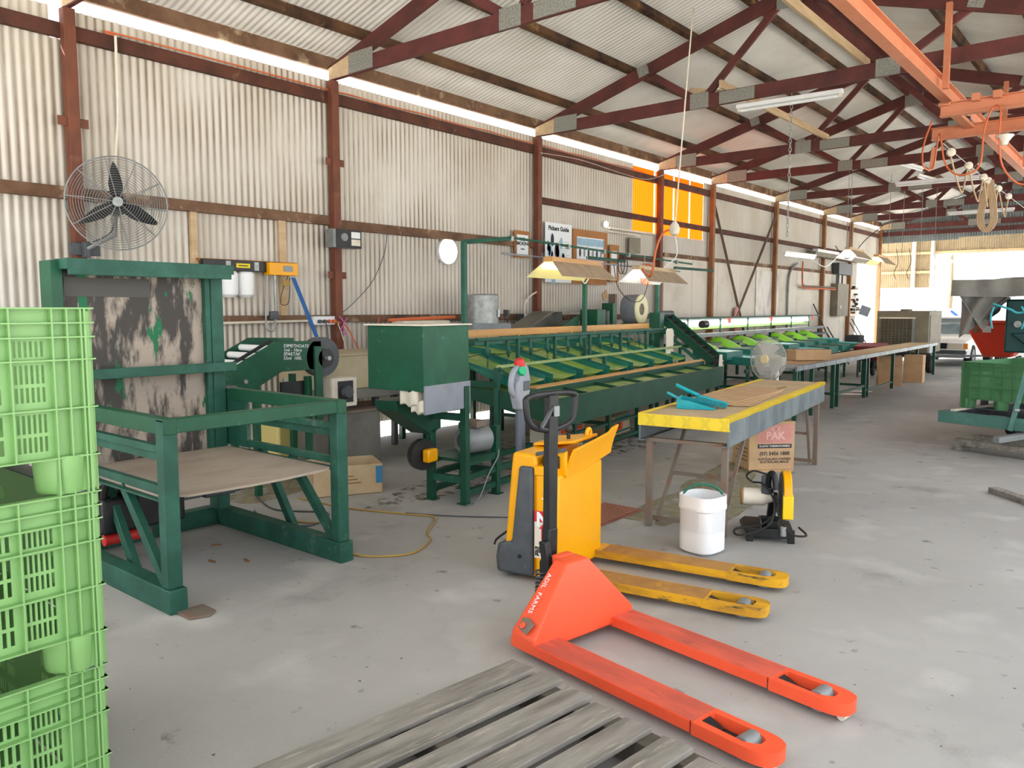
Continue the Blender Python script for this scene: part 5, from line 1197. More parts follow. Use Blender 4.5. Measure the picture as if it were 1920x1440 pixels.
# cartons and barrow under the far end of the bench
carton('storage_carton', 'tall brown carton under the far end of the long bench, nearest of three', (-4.52, 18.0, 0), 20, .45, .45, .62, 'cartons under the bench')
carton('storage_carton', 'brown carton standing right of the tall one under the bench end', (-4.28, 19.1, 0), 5, .38, .4, .60, 'cartons under the bench')
t = thing('wheelbarrow', 'dark red wheelbarrow tipped behind the far end of the long bench', 'wheelbarrow', (-5.38, 19.7, 0), 97)
m = M(); m.prism([(-.5, .75), (.55, .80), (.35, .45), (-.2, .40)], (0, -.3, 0), (1, 0, 0), (0, 0, 1), (0, .6, 0)); m.build('tray', mat('dark_red_barrow', '#7d2f38', .6), t, bev=.02)
m = M(); m.lathe([(.05, -.04), (.17, -.04), (.19, 0), (.17, .04), (.05, .04)], 20, (.5, 0, .19), (0, 1, 0)); m.build('wheel', MT['rubber'], t)
for s in (-.22, .22): M().tube(smooth_path([(.5, s * .2, .19), (.2, s, .4), (-.6, s, .55), (-.85, s, .6)]), .016, 8).build('handle_tube', MT['dgrey'], t); M().tube([(-.3, s, .45), (-.35, s, .016), (-.2, s, .016), (-.1, s, .45)], .014, 8).build('leg', MT['dgrey'], t)

# printed fruit cartons pushed under the sorting line
for k, (a, b, lab) in enumerate(((-4.45, 8.05, 'pale fruit carton lettered AVO under the sorting line'), (-4.40, 9.35, 'fruit carton with an orange panel under the sorting line, right of the lettered one'), (-4.75, 8.75, 'plain fruit carton at the back under the sorting line'))):
    t = thing('fruit_carton', lab, 'box', mw(a, b), MA + 4 * k, 'fruit cartons under the sorting line')
    M().box(-.2, .2, -.28, .28, 0, .24).build('carton_body', [MT['offwhite'], MT['cardpale'], MT['cardpale']][k], t, bev=.004)
    if k < 2:
        M().box(.2, .2015, -.27, .27, .19, .235).build('green_band' if k else 'orange_band', MT['hopper'] if k == 0 else MT['teal'], t)
        M().box(.2, .2015, -.27, .27, .02, .05).build('green_band', MT['teal'], t)
    if k == 0: text('lettering', 'AVO', MT['redink'], t, (.202, -.12, .075), .12, (0, 1, 0), (0, 0, 1), bold=.004)
    if k == 1:
        M().box(.2, .2018, -.25, .0, .05, .19).build('orange_panel', MT['hopper'], t)
        m = M(); m.prism([(.035 * math.cos(R(q)), .05 * math.sin(R(q))) for q in range(0, 360, 24)], (.2019, -.12, .12), (0, 1, 0), (0, 0, 1), (.0006, 0, 0)); m.build('printed_fruit', MT['greendark'], t)
# ---------------------------------------------------------------- overhead crane
t = thing('crane_runway', 'orange steel crane rail running down the shed below the roof trusses', 'crane rail', (-2.05, 10, 4.0)); O = (-2.05, 10, 4.0)
X0 = -2.09
M(O).box(X0 - .055, X0 + .055, 2.5, 17.2, 3.94, 3.953).build('bottom_flange', MT['crane'], t)
M(O).box(X0 - .055, X0 + .055, 2.5, 17.2, 4.107, 4.12).build('top_flange', MT['crane'], t)
M(O).box(X0 - .006, X0 + .006, 2.5, 17.2, 3.953, 4.107).build('web', MT['crane'], t)
for y in POSTS[1:5]: M(O).box(X0 + .06, X0 + .12, y - .085, y - .03, 3.96, 4.85).build('hanger', MT['crane'], t)
t = thing('crane_bridge', 'orange twin beam crane bridge with a looped orange cable at the top right', 'crane', (-1.2, 10.4, 3.75)); O = (-1.2, 10.4, 3.75)
for (y, z, x0) in ((10.0, 3.80, -2.1), (11.4, 3.82, -2.48)):
    m = M(O); m.box(x0, 1.2, y - .05, y + .05, z - .075, z - .064); m.build('lower_flange', MT['crane'], t)
    m = M(O); m.box(x0, 1.2, y - .05, y + .05, z + .064, z + .075); m.build('upper_flange', MT['crane'], t)
    m = M(O); m.box(x0, 1.2, y - .006, y + .006, z - .064, z + .064); m.build('beam_web', MT['crane'], t)
M(O).box(-2.12, -2.0, 9.95, 11.45, 3.84, 3.88).build('end_carriage', MT['crane'], t, bev=.01)
for y in (10.3, 11.1): M(O).cyl((-2.12, y, 3.893), (-2.0, y, 3.893), .04, 14).build('wheel', MT['dgrey'], t)
for x in (-1.75, -1.55): M(O).box(x - .04, x + .04, 9.92, 10.08, 3.84, 3.92).build('trolley_clamp', MT['crane'], t, bev=.004)
m = M(O); m.prism([(0, 0), (.06, 0), (.05, -.22), (-.02, -.30)], (-2.46, 11.32, 3.65), (1, 0, 0), (0, 0, 1), (0, .02, 0)); m.build('end_tab', MT['crane'], t)
m = M(O); m.tube(smooth_path([(-2.16, 9.9, 3.68), (-2.28, 10.1, 3.45), (-2.34, 10.4, 3.28), (-2.3, 10.7, 3.3), (-2.1, 10.0, 3.55), (-2.0, 9.85, 3.2), (-1.85, 9.8, 3.05), (-1.66, 9.8, 3.12), (-1.64, 9.85, 3.5), (-1.58, 9.9, 3.73), (-1.5, 9.85, 3.7), (-1.49, 9.8, 3.4), (-1.45, 9.85, 3.1), (-1.3, 10, 2.92), (-1.1, 10, 3.0), (-.8, 10, 3.3)]), .0095, 7); m.build('festoon_cable', MT['cord'], t)
M(O).lathe([(.02, .0), (.09, .0), (.04, -.07), (.03, -.1)], 16, (-1.45, 9.85, 3.42)).build('pendant_cone', MT['offwhite'], t)

# festoon wire with rollers and looped rope
t = thing('festoon_line', 'steel wire with white rollers and looped tan cable sagging under the far trusses', 'cable line', (-2.37, 14, 3.65)); O = (-2.37, 14, 3.65)
M(O).tube([(-2.37, 11.5, 3.72), (-2.37, 14, 3.66), (-2.37, 19, 3.62)], .005, 5).build('wire', MT['galv'], t)
ys = [12.0, 13.2, 14.4, 14.8, 15.8, 16.9]
for y in ys:
    z = 3.68 - .01 * (y - 12)
    m = M(O); m.lathe([(.001, -.03), (.03, -.03), (.055, -.02), (.045, 0), (.055, .02), (.03, .03), (.001, .03)], 18, (-2.37, y, z), (.6, -.8, 0)); m.build('roller', MT['offwhite'], t)
P = []
for a, b in zip(ys[:-1], ys[1:]):
    P += [(-2.37, a, 3.62), (-2.34, a + (b - a) * .25, 3.35), (-2.33, (a + b) / 2, 3.22), (-2.36, a + (b - a) * .75, 3.36)]
m = M(O); m.tube(smooth_path(P + [(-2.37, ys[-1], 3.6)]), .012, 6); m.build('looped_cable', MT['rope'], t)
m = M(O)
for k in range(5):
    c = -2.40 + .022 * k; m.tube(smooth_path([(c, 14.8, 3.66), (c - .07, 14.8, 3.3), (c - .09, 14.8, 3.0), (c, 14.8, 2.86 - .02 * (k % 2)), (c + .09, 14.8, 3.0), (c + .07, 14.8, 3.3), (c + .01, 14.8, 3.66)], 5), .011, 6)
m.build('coiled_rope', MT['rope'], t)

# ---------------------------------------------------------------- lamps over the sorting line and elsewhere
def battenlight(name, lab, c, d, L, lit=True, grp=None, cat='light'):
    """plain batten with one tube, centre c, direction d"""
    d = V(d).normalized(); c = V(c); t = thing(name, lab, cat, tuple(c), 0, grp)
    m = M(c); m.bar(c - d * L / 2, c + d * L / 2, .07, .05); m.build('batten_body', MT['white'], t, bev=.006)
    m = M(c); q = V((0, 0, -.052)); m.cyl(c - d * (L / 2 - .05) + q, c + d * (L / 2 - .05) + q, .018, 12); m.build('tube', MT['tube'] if lit else MT['white'], t)
    for s in (-1, 1):
        m = M(c); m.cbox(c + d * s * (L / 2 - .03) + q * .8, (.03, .03, .05)); m.build('lamp_holder', MT['offwhite'], t)
    return t
battenlight('fluorescent_batten', 'unlit white fluorescent batten hanging below the third roof truss', (-3.70, 9.66, 4.12), (1, .02, -.01), 1.28, False, 'unlit ceiling battens')
battenlight('fluorescent_batten', 'unlit batten under the far trusses, left of the coiled rope, nearest of the slanting pair', (-4.15, 17.2, 4.45), (.2, 1, -.02), 1.3, False, 'unlit ceiling battens')
battenlight('fluorescent_batten', 'unlit batten under the far trusses with the dangling white cable at its end', (-4.15, 19.2, 4.42), (.2, 1, -.02), 1.3, False, 'unlit ceiling battens')
battenlight('fluorescent_batten', 'wide unlit batten crossing the shed in front of the coiled rope', (-3.55, 17.0, 4.06), (1, .05, 0), 1.5, False, 'unlit ceiling battens')
battenlight('fluorescent_batten', 'farthest unlit batten, against the grey gable', (-3.9, 23.5, 4.12), (1, .0, 0), 1.5, False, 'unlit ceiling battens')
def shade(name, lab, c, ang, L, warm, timber=True):
    """trough reflector: timber top, two sloping sides, lit tube between; length along local y"""
    t = thing(name, lab, 'light', c, ang, 'trough lamps over the grading lines')
    out = mat(name + '_outer', '#b09a80', .6, 0, '#9c866d', 6)
    if timber: M().box(-.06, .06, -L / 2 + .08, L / 2 - .08, .09, .15).build('timber_top', MT['timberboard'] if warm else MT['paletimber'], t, bev=.004)
    for s in (-1, 1):
        m = M(); m.hexa([(s * .05, -L / 2 + .1, .10), (s * .23, -L / 2, -.075), (s * .23, L / 2, -.075), (s * .05, L / 2 - .1, .10), (s * .054, -L / 2 + .1, .104), (s * .234, -L / 2, -.071), (s * .234, L / 2, -.071), (s * .054, L / 2 - .1, .104)])
        m.build('outer_shade', out, t)
        m = M(); m.hexa([(s * .046, -L / 2 + .1, .095), (s * .226, -L / 2, -.08), (s * .226, L / 2, -.08), (s * .046, L / 2 - .1, .095), (s * .05, -L / 2 + .1, .099), (s * .23, -L / 2, -.076), (s * .23, L / 2, -.076), (s * .05, L / 2 - .1, .099)])
        m.build('inner_reflector', MT['reflector'] if warm else MT['white'], t)
    for s in (-.05, .05):
        m = M(); m.cyl((s, -L / 2 + .06, .03), (s, L / 2 - .06, .03), .016, 12); m.build('tube', MT['tubewarm'] if warm else MT['tube'], t)
    for y in (-L / 4, L / 4): M().cyl((0, y, .12), (0, y, .34), .004, 6).build('hanger', MT['galv'], t)
    return t
shade('trough_lamp', 'lit trough lamp with a varnished timber top in front of the fruit chart', mw(-4.42, 8.40, 2.04), MA, 1.42, True)
shade('trough_lamp', 'lit trough lamp with a brown shade hanging left of the white cable junction', mw(-4.45, 11.0, 2.06), MA, 1.55, False)
# pipes the near lamps hang from
t, O = mthing('lamp_rail', 'green pipe rail with clamps carrying the trough lamps', 'pipe', -4.6, 9.5, z=2.3)
m = M(O); m.tube([(-4.66, 6.49, 2.27), (-4.62, 7.3, 2.36)], .024, 8); m.build('green_arm', MT['greend'], t)
m = M(O); m.tube([(-4.6, 7.25, 2.37), (-4.6, 13.0, 2.36)], .014, 8); m.build('upper_pipe', MT['greend'], t)
m = M(O); m.tube([(-4.66, 7.2, 2.20), (-4.66, 12.6, 2.22)], .011, 8); m.build('lower_pipe', MT['greypaint'], t)
for y in (7.3, 8.6, 9.6, 10.4, 12.3): M(O).cbox((-4.61, y, 2.36), (.05, .05, .06)).build('pipe_clamp', MT['galv'], t, bev=.006)
m = M(O); m.tube([(-4.62, 9.15, 2.26), (-4.62, 10.3, 2.27)], .022, 8); m.build('green_bracket', MT['greend'], t)
m = M(O); m.tube([(-4.3, 11.4, 2.22), (-4.3, 13.2, 2.25)], .020, 8); m.build('end_pipe', MT['greend'], t)
m = M(O)
for k in range(4): m.tube(arc((-4.6, 10.95 + .07 * k, 2.12), .12, 0, 360, 14, (0, 1, .2), (0, 0, 1.25))[:-1], .007, 6, close=True)
m.build('orange_coil', MT['cord'], t)
for k in range(2):
    m = M(O); m.tube(arc((-4.58, 10.1 + .1 * k, 2.22), .11, 0, 360, 14, (0, 1, 0), (0, 0, 1.2))[:-1], .006, 6, close=True); m.build('cable_coil', MT['rubber'], t)
m = M(O); m.tube(smooth_path([(-4.6, 9.9, 2.2), (-4.6, 10.05, 1.9), (-4.6, 10.5, 1.72), (-4.6, 10.9, 1.75), (-4.55, 11.0, 2.0)]), .006, 6); m.build('drooping_cable', MT['rubber'], t)
m = M(O); m.tube(smooth_path([(-4.63, 9.0, 1.99), (-4.63, 9.1, 1.93), (-4.63, 9.2, 1.99)]), .007, 6); m.build('white_loop', MT['white'], t)
# hanging junction with white cable
P = [(-4.3, 8.35, 4.95), (-4.40, 8.4, 4.0), (-4.52, 8.5, 3.1), (-4.58, 8.55, 2.62)]
hang('hanging_cable', P, .009, MT['offwhite'], 'long white cable hanging from the roof to the taped junction over the sorting line', 'cable')
t = thing('cable_junction', 'white taped cable junction dangling beside the second trough lamp', 'junction', (-4.6, 8.57, 2.55)); O = (-4.6, 8.57, 2.55)
m = M(O); m.lathe([(.02, .09), (.05, .05), (.065, 0), (.05, -.06), (.02, -.08)], 16, (-4.6, 8.57, 2.55)); m.build('taped_bundle', MT['offwhite'], t)
m = M(O); m.tube(smooth_path([(-4.62, 8.55, 2.55), (-4.72, 8.5, 2.5), (-4.78, 8.45, 2.3), (-4.82, 8.45, 2.05), (-4.9, 8.5, 2.0), (-4.96, 8.45, 2.1)]), .013, 8); m.build('orange_tail', MT['cord'], t)
m = M(O); m.tube(smooth_path([(-4.6, 8.57, 2.5), (-4.58, 8.6, 2.35), (-4.62, 8.65, 2.22), (-4.75, 8.6, 2.1)]), .007, 6); m.build('white_tail', MT['white'], t)
hang('slack_wire', [(-4.45, 8.45, 3.25), (-5.2, 9.0, 3.25), (-6.2, 10.0, 3.55), (-7.0, 10.0, 3.85), (-7.55, 9.76, 3.98)], .004, MT['offwhite'], 'thin wire sagging from the hanging white cable to the third wall post', 'wire')
hang('roof_wire', [(-2.75, 5.6, 4.55), (-2.6, 8.0, 4.5), (-2.45, 11.0, 4.3), (-2.4, 14, 4.2)], .005, MT['offwhite'], 'thin pale wire running along beside the crane rail', 'wire')
# chain with hook below it
def chain(name, p, z1, lab, link=.055, r=.0045, cat='chain'):
    m = M((p[0], p[1], z1)); z = p[2]; k = 0
    while z > z1:
        a = (1, 0, 0) if k % 2 else (0, 1, 0)
        m.tube(arc((p[0], p[1], z), 1, 0, 360, 10, V(a) * (link * .28), V((0, 0, link * .62)))[:-1], r, 5, close=True); z -= link * .95; k += 1
    return tag(m.build(name, MT['galv']), lab, cat)
chain('lifting_chain', (-3.80, 10.05, 4.28), 2.55, 'bright chain hanging from the third roof truss beside the unlit batten')
# thin drop rods and wires over the far lamps
rods = [((-4.95, 16.4), 4.55, 2.85, 'leftmost of the thin drop wires over the far lit batten'), ((-5.25, 17.2), 4.55, 2.8, 'thin drop wire just right of the leftmost one, over the far batten'),
        ((-4.8, 18.6), 4.5, 2.85, 'thin drop wire at the near end of the first far trough lamp'), ((-4.72, 19.4), 4.5, 2.8, 'thin drop wire at the far end of the first far trough lamp'),
        ((-4.3, 19.2), 4.5, 2.78, 'thin drop wire over the near end of the last trough lamp'), ((-4.25, 20.3), 4.5, 2.75, 'rightmost thin drop wire over the last trough lamp')]
for (x, y), z0, z1, lab in rods:
    m = M((x, y, z0)); m.cyl((x, y, z1), (x, y, z0), .006, 6); tag(m.build('drop_wire', MT['grey']), lab, 'wire', 'thin drop wires over the far lamps')
battenlight('lit_batten', 'glowing fluorescent batten hanging over the second grader', (-5.85, 16.2, 2.72), (.06, 1, 0), 1.5, True, None)
shade('trough_lamp', 'lit white trough lamp hanging just past the glowing batten', (-5.5, 18.6, 2.80), 3, 1.4, False)
shade('trough_lamp', 'farthest lit trough lamp, in front of the wall doorway', (-5.5, 20.7, 2.76), 3, 1.2, True)
hang('drooping_cable', [(-5.6, 17.6, 2.95), (-5.7, 18.8, 2.75), (-5.5, 19.4, 3.2), (-5.4, 20.4, 3.6)], .01, MT['rubber'], 'dark cable drooping between the two far trough lamps', 'cable')
hang('white_lead', [(-5.8, 16.6, 2.65), (-5.7, 17.2, 2.5), (-5.75, 17.8, 2.6), (-5.7, 18.2, 2.8)], .01, MT['white'], 'white lead looping from the glowing batten to the far trough lamp', 'cord')

# ---------------------------------------------------------------- far part of the long wall
t = thing('electrical_board', 'grey electrical cabinet on the far wall with copper pipes leading to it', 'cabinet', (WX + .15, 24.2, 1.4)); O = (WX + .15, 24.2, 1.4)
M(O).box(WX + .06, WX + .26, 23.75, 24.75, 1.40, 2.35).build('cabinet', MT['cooler'], t, bev=.006)
M(O).box(WX + .06, WX + .24, 23.85, 25.1, 2.62, 2.95).build('upper_box', MT['dgrey'], t, bev=.006)
for y in (23.95, 24.1, 24.45): M(O).cyl((WX + .15, y, 2.35), (WX + .15, y, 2.62), .025, 8).build('conduit', MT['dgrey'], t)
for z in (2.22, 2.17):
    m = M(O); m.tube(smooth_path([(WX + .2, 21.0, 2.85), (WX + .2, 21.0, 2.4), (WX + .2, 21.15, z), (WX + .2, 22, z), (WX + .2, 23.75, z)], 4), .022, 8); m.build('pipe', MT['cord'] if z < 2.2 else MT['rust'], t)
M(O).box(WX + .26, WX + .265, 24.0, 24.1, 1.62, 1.72).build('handle', MT['galv'], t)
t = thing('switchboard', 'pale switch panel crowded with black and grey relays at the wall doorway', 'panel', (WX + .15, 25.7, 1.4)); O = (WX + .15, 25.7, 1.4)
M(O).box(WX + .06, WX + .10, 25.32, 26.25, 1.40, 2.35).build('back_plate', MT['offwhite'], t)
rr = random.Random(8)
for i in range(22):
    y = 25.4 + rr.random() * .75; z = 1.45 + rr.random() * .8; a = rr.uniform(.04, .1); b = rr.uniform(.04, .09)
    M(O).box(WX + .10, WX + .17 + rr.random() * .05, y, y + a, z, z + b).build('relay', [MT['black'], MT['dgrey'], MT['white'], MT['redwood']][i % 4], t, bev=.004)
t = tag(M((WX + .1, 26.3, 1.4)).cbox((WX + .3, 26.3, 1.55), (.3, .02, .3), rz=35, ry=20).build('open_cover', MT['greypaint']), 'tilted grey cover hanging open beside the switch panel', 'cover')
tag(M((WX + .08, 18.9, 1.5)).box(WX + .055, WX + .075, 18.3, 19.7, 1.1, 2.52).build('leaning_sheet', mat('scuffed_white_sheet', '#e3ded6', .6, 0, '#bdb8b0', 5, .5, .62, stretch=(1, 1, .3))), 'scuffed white sheet fixed to the lining panels behind the sixth post', 'panel')
m = M((WX + .1, 21.0, 2)); m.tube(smooth_path([(WX + .09, 20.3, .9), (WX + .09, 20.3, 2.2), (WX + .09, 20.45, 2.6), (WX + .09, 20.9, 2.8)], 5), .03, 8); tag(m.build('grey_conduit', MT['grey']), 'curved grey conduit rising up the far lining panels', 'pipe')
tag(M((WX + .1, 17.1, 0)).prism([(0, 0), (.22, 0), (.22, .55), (.16, .65), (.06, .65), (0, .55)], (WX + .12, 17.0, 1.0), (0, 1, 0), (0, 0, 1), (.02, 0, 0)).build('wall_sign', MT['pinkcarton'], bev=.002), 'small faded red sign at the foot of the crossed straps', 'sign')
labs = ['longest dark rod leaning on the far wall', 'second dark rod leaning on the far wall, right of the longest', 'short brown bar leaning low on the far wall', 'dark rod leaning just left of the electrical cabinet', 'thin rod leaning on the switch panel post', 'thin rod leaning at the edge of the wall doorway']
for k, (y, h, dy, mt) in enumerate(((22.2, 1.75, 1.0, 'dgrey'), (22.9, 1.2, .7, 'dgrey'), (22.0, 1.0, .8, 'rust'), (23.4, 1.1, .5, 'dgrey'), (25.3, 1.3, .9, 'rust'), (25.7, 1.3, .9, 'dgrey'))):
    m = M((WX + .5, y, 0)); m.cyl((WX + .6, y + dy, .012), (WX + .10, y, h), .02, 8); tag(m.build('leaning_rod', MT[mt]), labs[k], 'rod', 'rods leaning on the far wall')
t = thing('lamp_rack', 'grey shelf rail with white fittings under the far trough lamps', 'shelf', (-6.9, 24.2, 3.0)); O = (-6.9, 24.2, 3.0)
M(O).box(-7.55, -7.35, 21.5, 27.5, 3.02, 3.14).build('shelf_beam', MT['cooler'], t); M(O).box(-7.5, -7.36, 21.7, 27.3, 3.14, 3.22).build('white_fitting', MT['white'], t)
for x, y in ((-7.6, 33.0), (-6.95, 33.0), (-3.4, 33.0), (0.6, 33.0)):
    tag(M((x, y, 0)).box(x - .06, x + .06, y - .06, y + .06, 0, 4.3).build('annex_post', MT['offwhite']), {-7.6: 'pale annex post in the bright opening, left one', -6.95: 'pale annex post at the edge of the hung wall sheets', -3.4: 'pale annex post behind the covered machine', .6: 'pale annex post farthest right'}[x], 'post', 'pale posts of the far annex')
for k, x in enumerate((-8.2, -7.75)):
    hang('hanging_lead', [(x, 32.9, 3.9), (x + .08, 32.9, 3.4), (x - .05, 32.9, 3.0), (x + .03, 32.9, 2.75)], .012, MT['rubber'], ['dark lead dangling on the far annex sheets, left of two', 'dark lead dangling on the far annex sheets, right of two'][k], 'cord', 6)

# shelf strip, conduit and grey panel on the wall right of the notice board
t = thing('wall_panel', 'dull grey panel on the wall beside the fourth post, under a pale conduit', 'panel', (WX + .08, 12.65, 2.62)); O = (WX + .08, 12.65, 2.62)
M(O).box(WX + .09, WX + .11, 12.47, 12.85, 2.62, 2.90).build('grey_face', MT['cooler'], t)
m = M(O); m.tube([(WX + .1, 11.75, 2.95), (WX + .1, 12.85, 2.95)], .014, 8); m.build('pale_conduit', MT['offwhite'], t)
M(O).box(WX + .02, WX + .09, 11.85, 13.45, 3.0, 3.035).build('ledge', MT['lining'], t)
# ---------------------------------------------------------------- evaporative cooler on wheels
t = thing('mobile_cooler', 'large grey-beige louvred cooler box on two rubber wheels near the far opening', 'cooler', (-5.2, 22.5, 0)); A = lambda: M((-5.2, 22.5, 0))
A().box(-5.85, -4.62, 21.9, 23.3, .50, 1.56).build('case', MT['cooler'], t, bev=.015)
A().box(-5.75, -4.95, 21.885, 21.9, .72, 1.36).build('louvre_back', MT['louvre'], t)
for k in range(14): A().cbox((-5.35, 21.875, .75 + k * .043), (.80, .02, .012), rx=25).build('louvre_slat', MT['cooler'], t)
for k in range(10): A().box(-5.74 + k * .088, -5.735 + k * .088, 21.86, 21.885, .72, 1.36).build('louvre_bar', MT['cooler'], t)
A().box(-5.0, -4.93, 21.86, 21.9, .72, 1.36).build('louvre_frame', MT['grey'], t); A().box(-5.78, -4.93, 21.86, 21.9, 1.36, 1.40).build('louvre_frame', MT['offwhite'], t)
A().box(-4.62, -4.605, 22.0, 23.2, .78, 1.45).build('side_panel', MT['cooler'], t, bev=.01)
A().box(-4.62, -4.605, 22.0, 22.6, .50, .72).build('patch_plate', MT['galv'], t)
A().lathe([(.14, 0), (.14, .04), (.001, .05)], 16, (-5.3, 22.5, 1.56)).build('top_cap', MT['cooler'], t)
A().box(-5.85, -4.62, 22.2, 22.3, .36, .5).build('axle_beam', MT['dgrey'], t)
for x in (-5.9, -4.58):
    A().lathe([(.09, -.07), (.2, -.07), (.225, -.04), (.225, .04), (.2, .07), (.09, .07)], 24, (x, 22.0, .225), (1, 0, 0)).build('wheel', MT['rubber'], t)
A().bar((-4.75, 22.4, .4), (-3.3, 23.4, .42), .05, .05).build('drawbar', MT['dgrey'], t); A().bar((-3.3, 23.4, .42), (-3.3, 23.4, 0), .04).build('jockey_leg', MT['dgrey'], t)

# ---------------------------------------------------------------- parked cars
def car(name, lab, loc, rz, paint, ute=False):
    t = thing(name, lab, 'car', loc, rz)      # nose towards -y
    W_ = .82
    def loft(secs, nm, mt, bev=0):
        m = M(); n = len(secs[0][1]); vs = []
        for y, pr in secs: vs += [(x, y, z) for x, z in pr]
        fs = [(i * n + j, (i + 1) * n + j, (i + 1) * n + (j + 1) % n, i * n + (j + 1) % n) for i in range(len(secs) - 1) for j in range(n)]
        fs += [tuple(range(n)), tuple((len(secs) - 1) * n + j for j in range(n))]
        m.add(vs, fs); return m.build(nm, mt, t, bev=bev, ang=50)
    def sec(y, w, zb, zt): return (y, [(-w, zb), (-w * 1.02, (zb + zt) / 2), (-w * .97, zt - .04), (-w * .85, zt), (w * .85, zt), (w * .97, zt - .04), (w * 1.02, (zb + zt) / 2), (w, zb)])
    L = 4.3
    loft([sec(0, W_ * .93, .30, .66), sec(.12, W_ * .97, .25, .74), sec(1.2, W_, .22, .84), sec(1.35, W_, .22, .88), sec(3.4, W_, .22, .9), sec(4.2, W_ * .95, .28, .86), sec(L, W_ * .9, .34, .78)], 'body', paint, .01)
    if not ute:
        g = [sec(1.35, W_ * .93, .86, .88), sec(1.95, W_ * .80, .86, 1.33), sec(2.9, W_ * .80, .86, 1.36), sec(3.7, W_ * .9, .86, .90)]
    else:
        g = [sec(1.35, W_ * .93, .86, .88), sec(1.9, W_ * .82, .86, 1.42), sec(2.6, W_ * .82, .86, 1.44), sec(2.75, W_ * .85, .86, .92)]
    loft(g, 'glasshouse', MT['glass'], 0)
    loft([sec(1.93, W_ * .79, 1.31, 1.36), sec(2.9 if not ute else 2.6, W_ * .79, 1.33, 1.40)], 'roof', paint, .01)
    for s in (-1, 1):
        for (ya, za, yb, zb) in ((1.35, .88, 1.95, 1.35), (2.9, 1.36, 3.65, .9), (2.42, .88, 2.42, 1.36)):
            if ute and ya > 2.5: continue
            m = M(); m.bar((s * W_ * .93, ya, za), (s * W_ * .80, yb, zb), .05, .05); m.build('pillar', paint, t)
        M().cbox((s * (W_ + .08), 1.55, .95), (.16, .08, .11)).build('mirror', MT['black'], t, bev=.02)
        M().box(s * .52 - .19, s * .52 + .19, -.012, .03, .50, .66).build('headlamp', MT['headlamp'], t, bev=.01)
        M().box(s * .77 - .055, s * .77 + .055, -.005, .06, .50, .66).build('indicator', MT['amber'], t, bev=.01)
        for y in (.75, 3.4):
            m = M(); m.lathe([(.05, -.09), (.17, -.09), (.29, -.10), (.30, -.06), (.30, .06), (.29, .10), (.17, .09), (.05, .09)], 28, (s * (W_ - .08), y, .30), (1, 0, 0)); m.build('wheel', MT['rubber'], t)
            m = M(); m.lathe([(.001, .0), (.17, .0), (.18, -.02)], 20, (s * (W_ + .02), y, .30), (s, 0, 0)); m.build('hubcap', MT['grey'], t)
    M().box(-.31, .31, -.008, .03, .50, .66).build('grille', MT['black'], t)
    M().box(-W_ * .98, W_ * .98, -.10, .05, .36, .46).build('bumper', MT['dgrey'], t, bev=.02); M().box(-W_ * .98, W_ * .98, -.11, .04, .455, .475).build('bumper_strip', MT['chrome'], t)
    return t
car('parked_sedan', 'white sedan car parked behind the cooler with its amber indicator showing', (-5.05, 24.75, 0), -1, MT['carwhite'])
_u = car('parked_ute', 'blue utility car parked side on outside the far opening', (-4.3, 36.5, -.15), 88, MT['carblue'], True); _u.scale = (1.25, 1.25, 1.25)

# ---------------------------------------------------------------- trailer with bins and tarpaulin at the right
t = thing('bin_trailer', 'blue-green steel frame trailer carrying bins at the right edge', 'trailer', (-1.5, 11, 0)); O = (-1.5, 11, 0); A = lambda: M(O)
MT['trail'] = mat('faded_teal_steel', '#4a776d', .55, 0, '#5a877d', 4, c3='#9aa9a2', lo3=.6, hi3=.8)
d = V((.957, -.286, 0)).normalized(); e = V((.286, .957, 0)).normalized()          # front edge, and along the deck
c0 = V((-1.985, 10.15, 0))
def tb(u0, v0, u1, v1, z, w, h): return (c0 + d * u0 + e * v0 + V((0, 0, z)), c0 + d * u1 + e * v1 + V((0, 0, z)), w, h)
A().bar(*tb(0, 0, 2.4, 0, .37, .07, .13)).build('front_beam', MT['trail'], t, bev=.004)
A().bar(*tb(0.03, 0, .03, 3.05, .37, .07, .13)).build('side_beam', MT['dgrey'], t, bev=.004)
A().bar(*tb(.12, .05, .12, 3.0, .445, .05, .02)).build('white_rail', MT['offwhite'], t)
A().bar(*tb(2.3, 0, 2.3, 3.05, .37, .07, .13)).build('side_beam', MT['dgrey'], t, bev=.004)
for v_ in (1.0, 2.0, 3.0): A().bar(*tb(0, v_, 2.4, v_, .36, .07, .08)).build('cross_beam', MT['dgrey'], t)
A().bar(c0 + d * .78 + e * -.04 + V((0, 0, .30)), c0 + d * .92 + e * .0 + V((0, 0, 1.08)), .05, .05).build('stake', MT['trail'], t, bev=.004)
A().cyl(c0 + d * .83 - e * .09 + V((0, 0, .53)), c0 + d * .86 - e * .04 + V((0, 0, .53)), .016, 10).build('pin', MT['galv'], t)
for v_ in (1.5, 2.6):
    p = c0 + d * .15 + e * v_ + V((0, 0, .16)); A().lathe([(.05, -.06), (.13, -.06), (.16, -.03), (.16, .03), (.13, .06), (.05, .06)], 22, p, d).build('wheel', MT['rubber'], t)
    p = c0 + d * 2.2 + e * v_ + V((0, 0, .16)); A().lathe([(.05, -.06), (.13, -.06), (.16, -.03), (.16, .03), (.13, .06), (.05, .06)], 22, p, d).build('wheel', MT['rubber'], t)
A().bar(c0 + d * .95 + e * .1 + V((0, 0, .27)), c0 + d * .82 - e * .42 + V((0, 0, .24)), .07, .06).build('drawbar', MT['grey'], t)
A().bar(*tb(.35, 2.0, .35, 2.0, .4, .01, .01)) if False else None
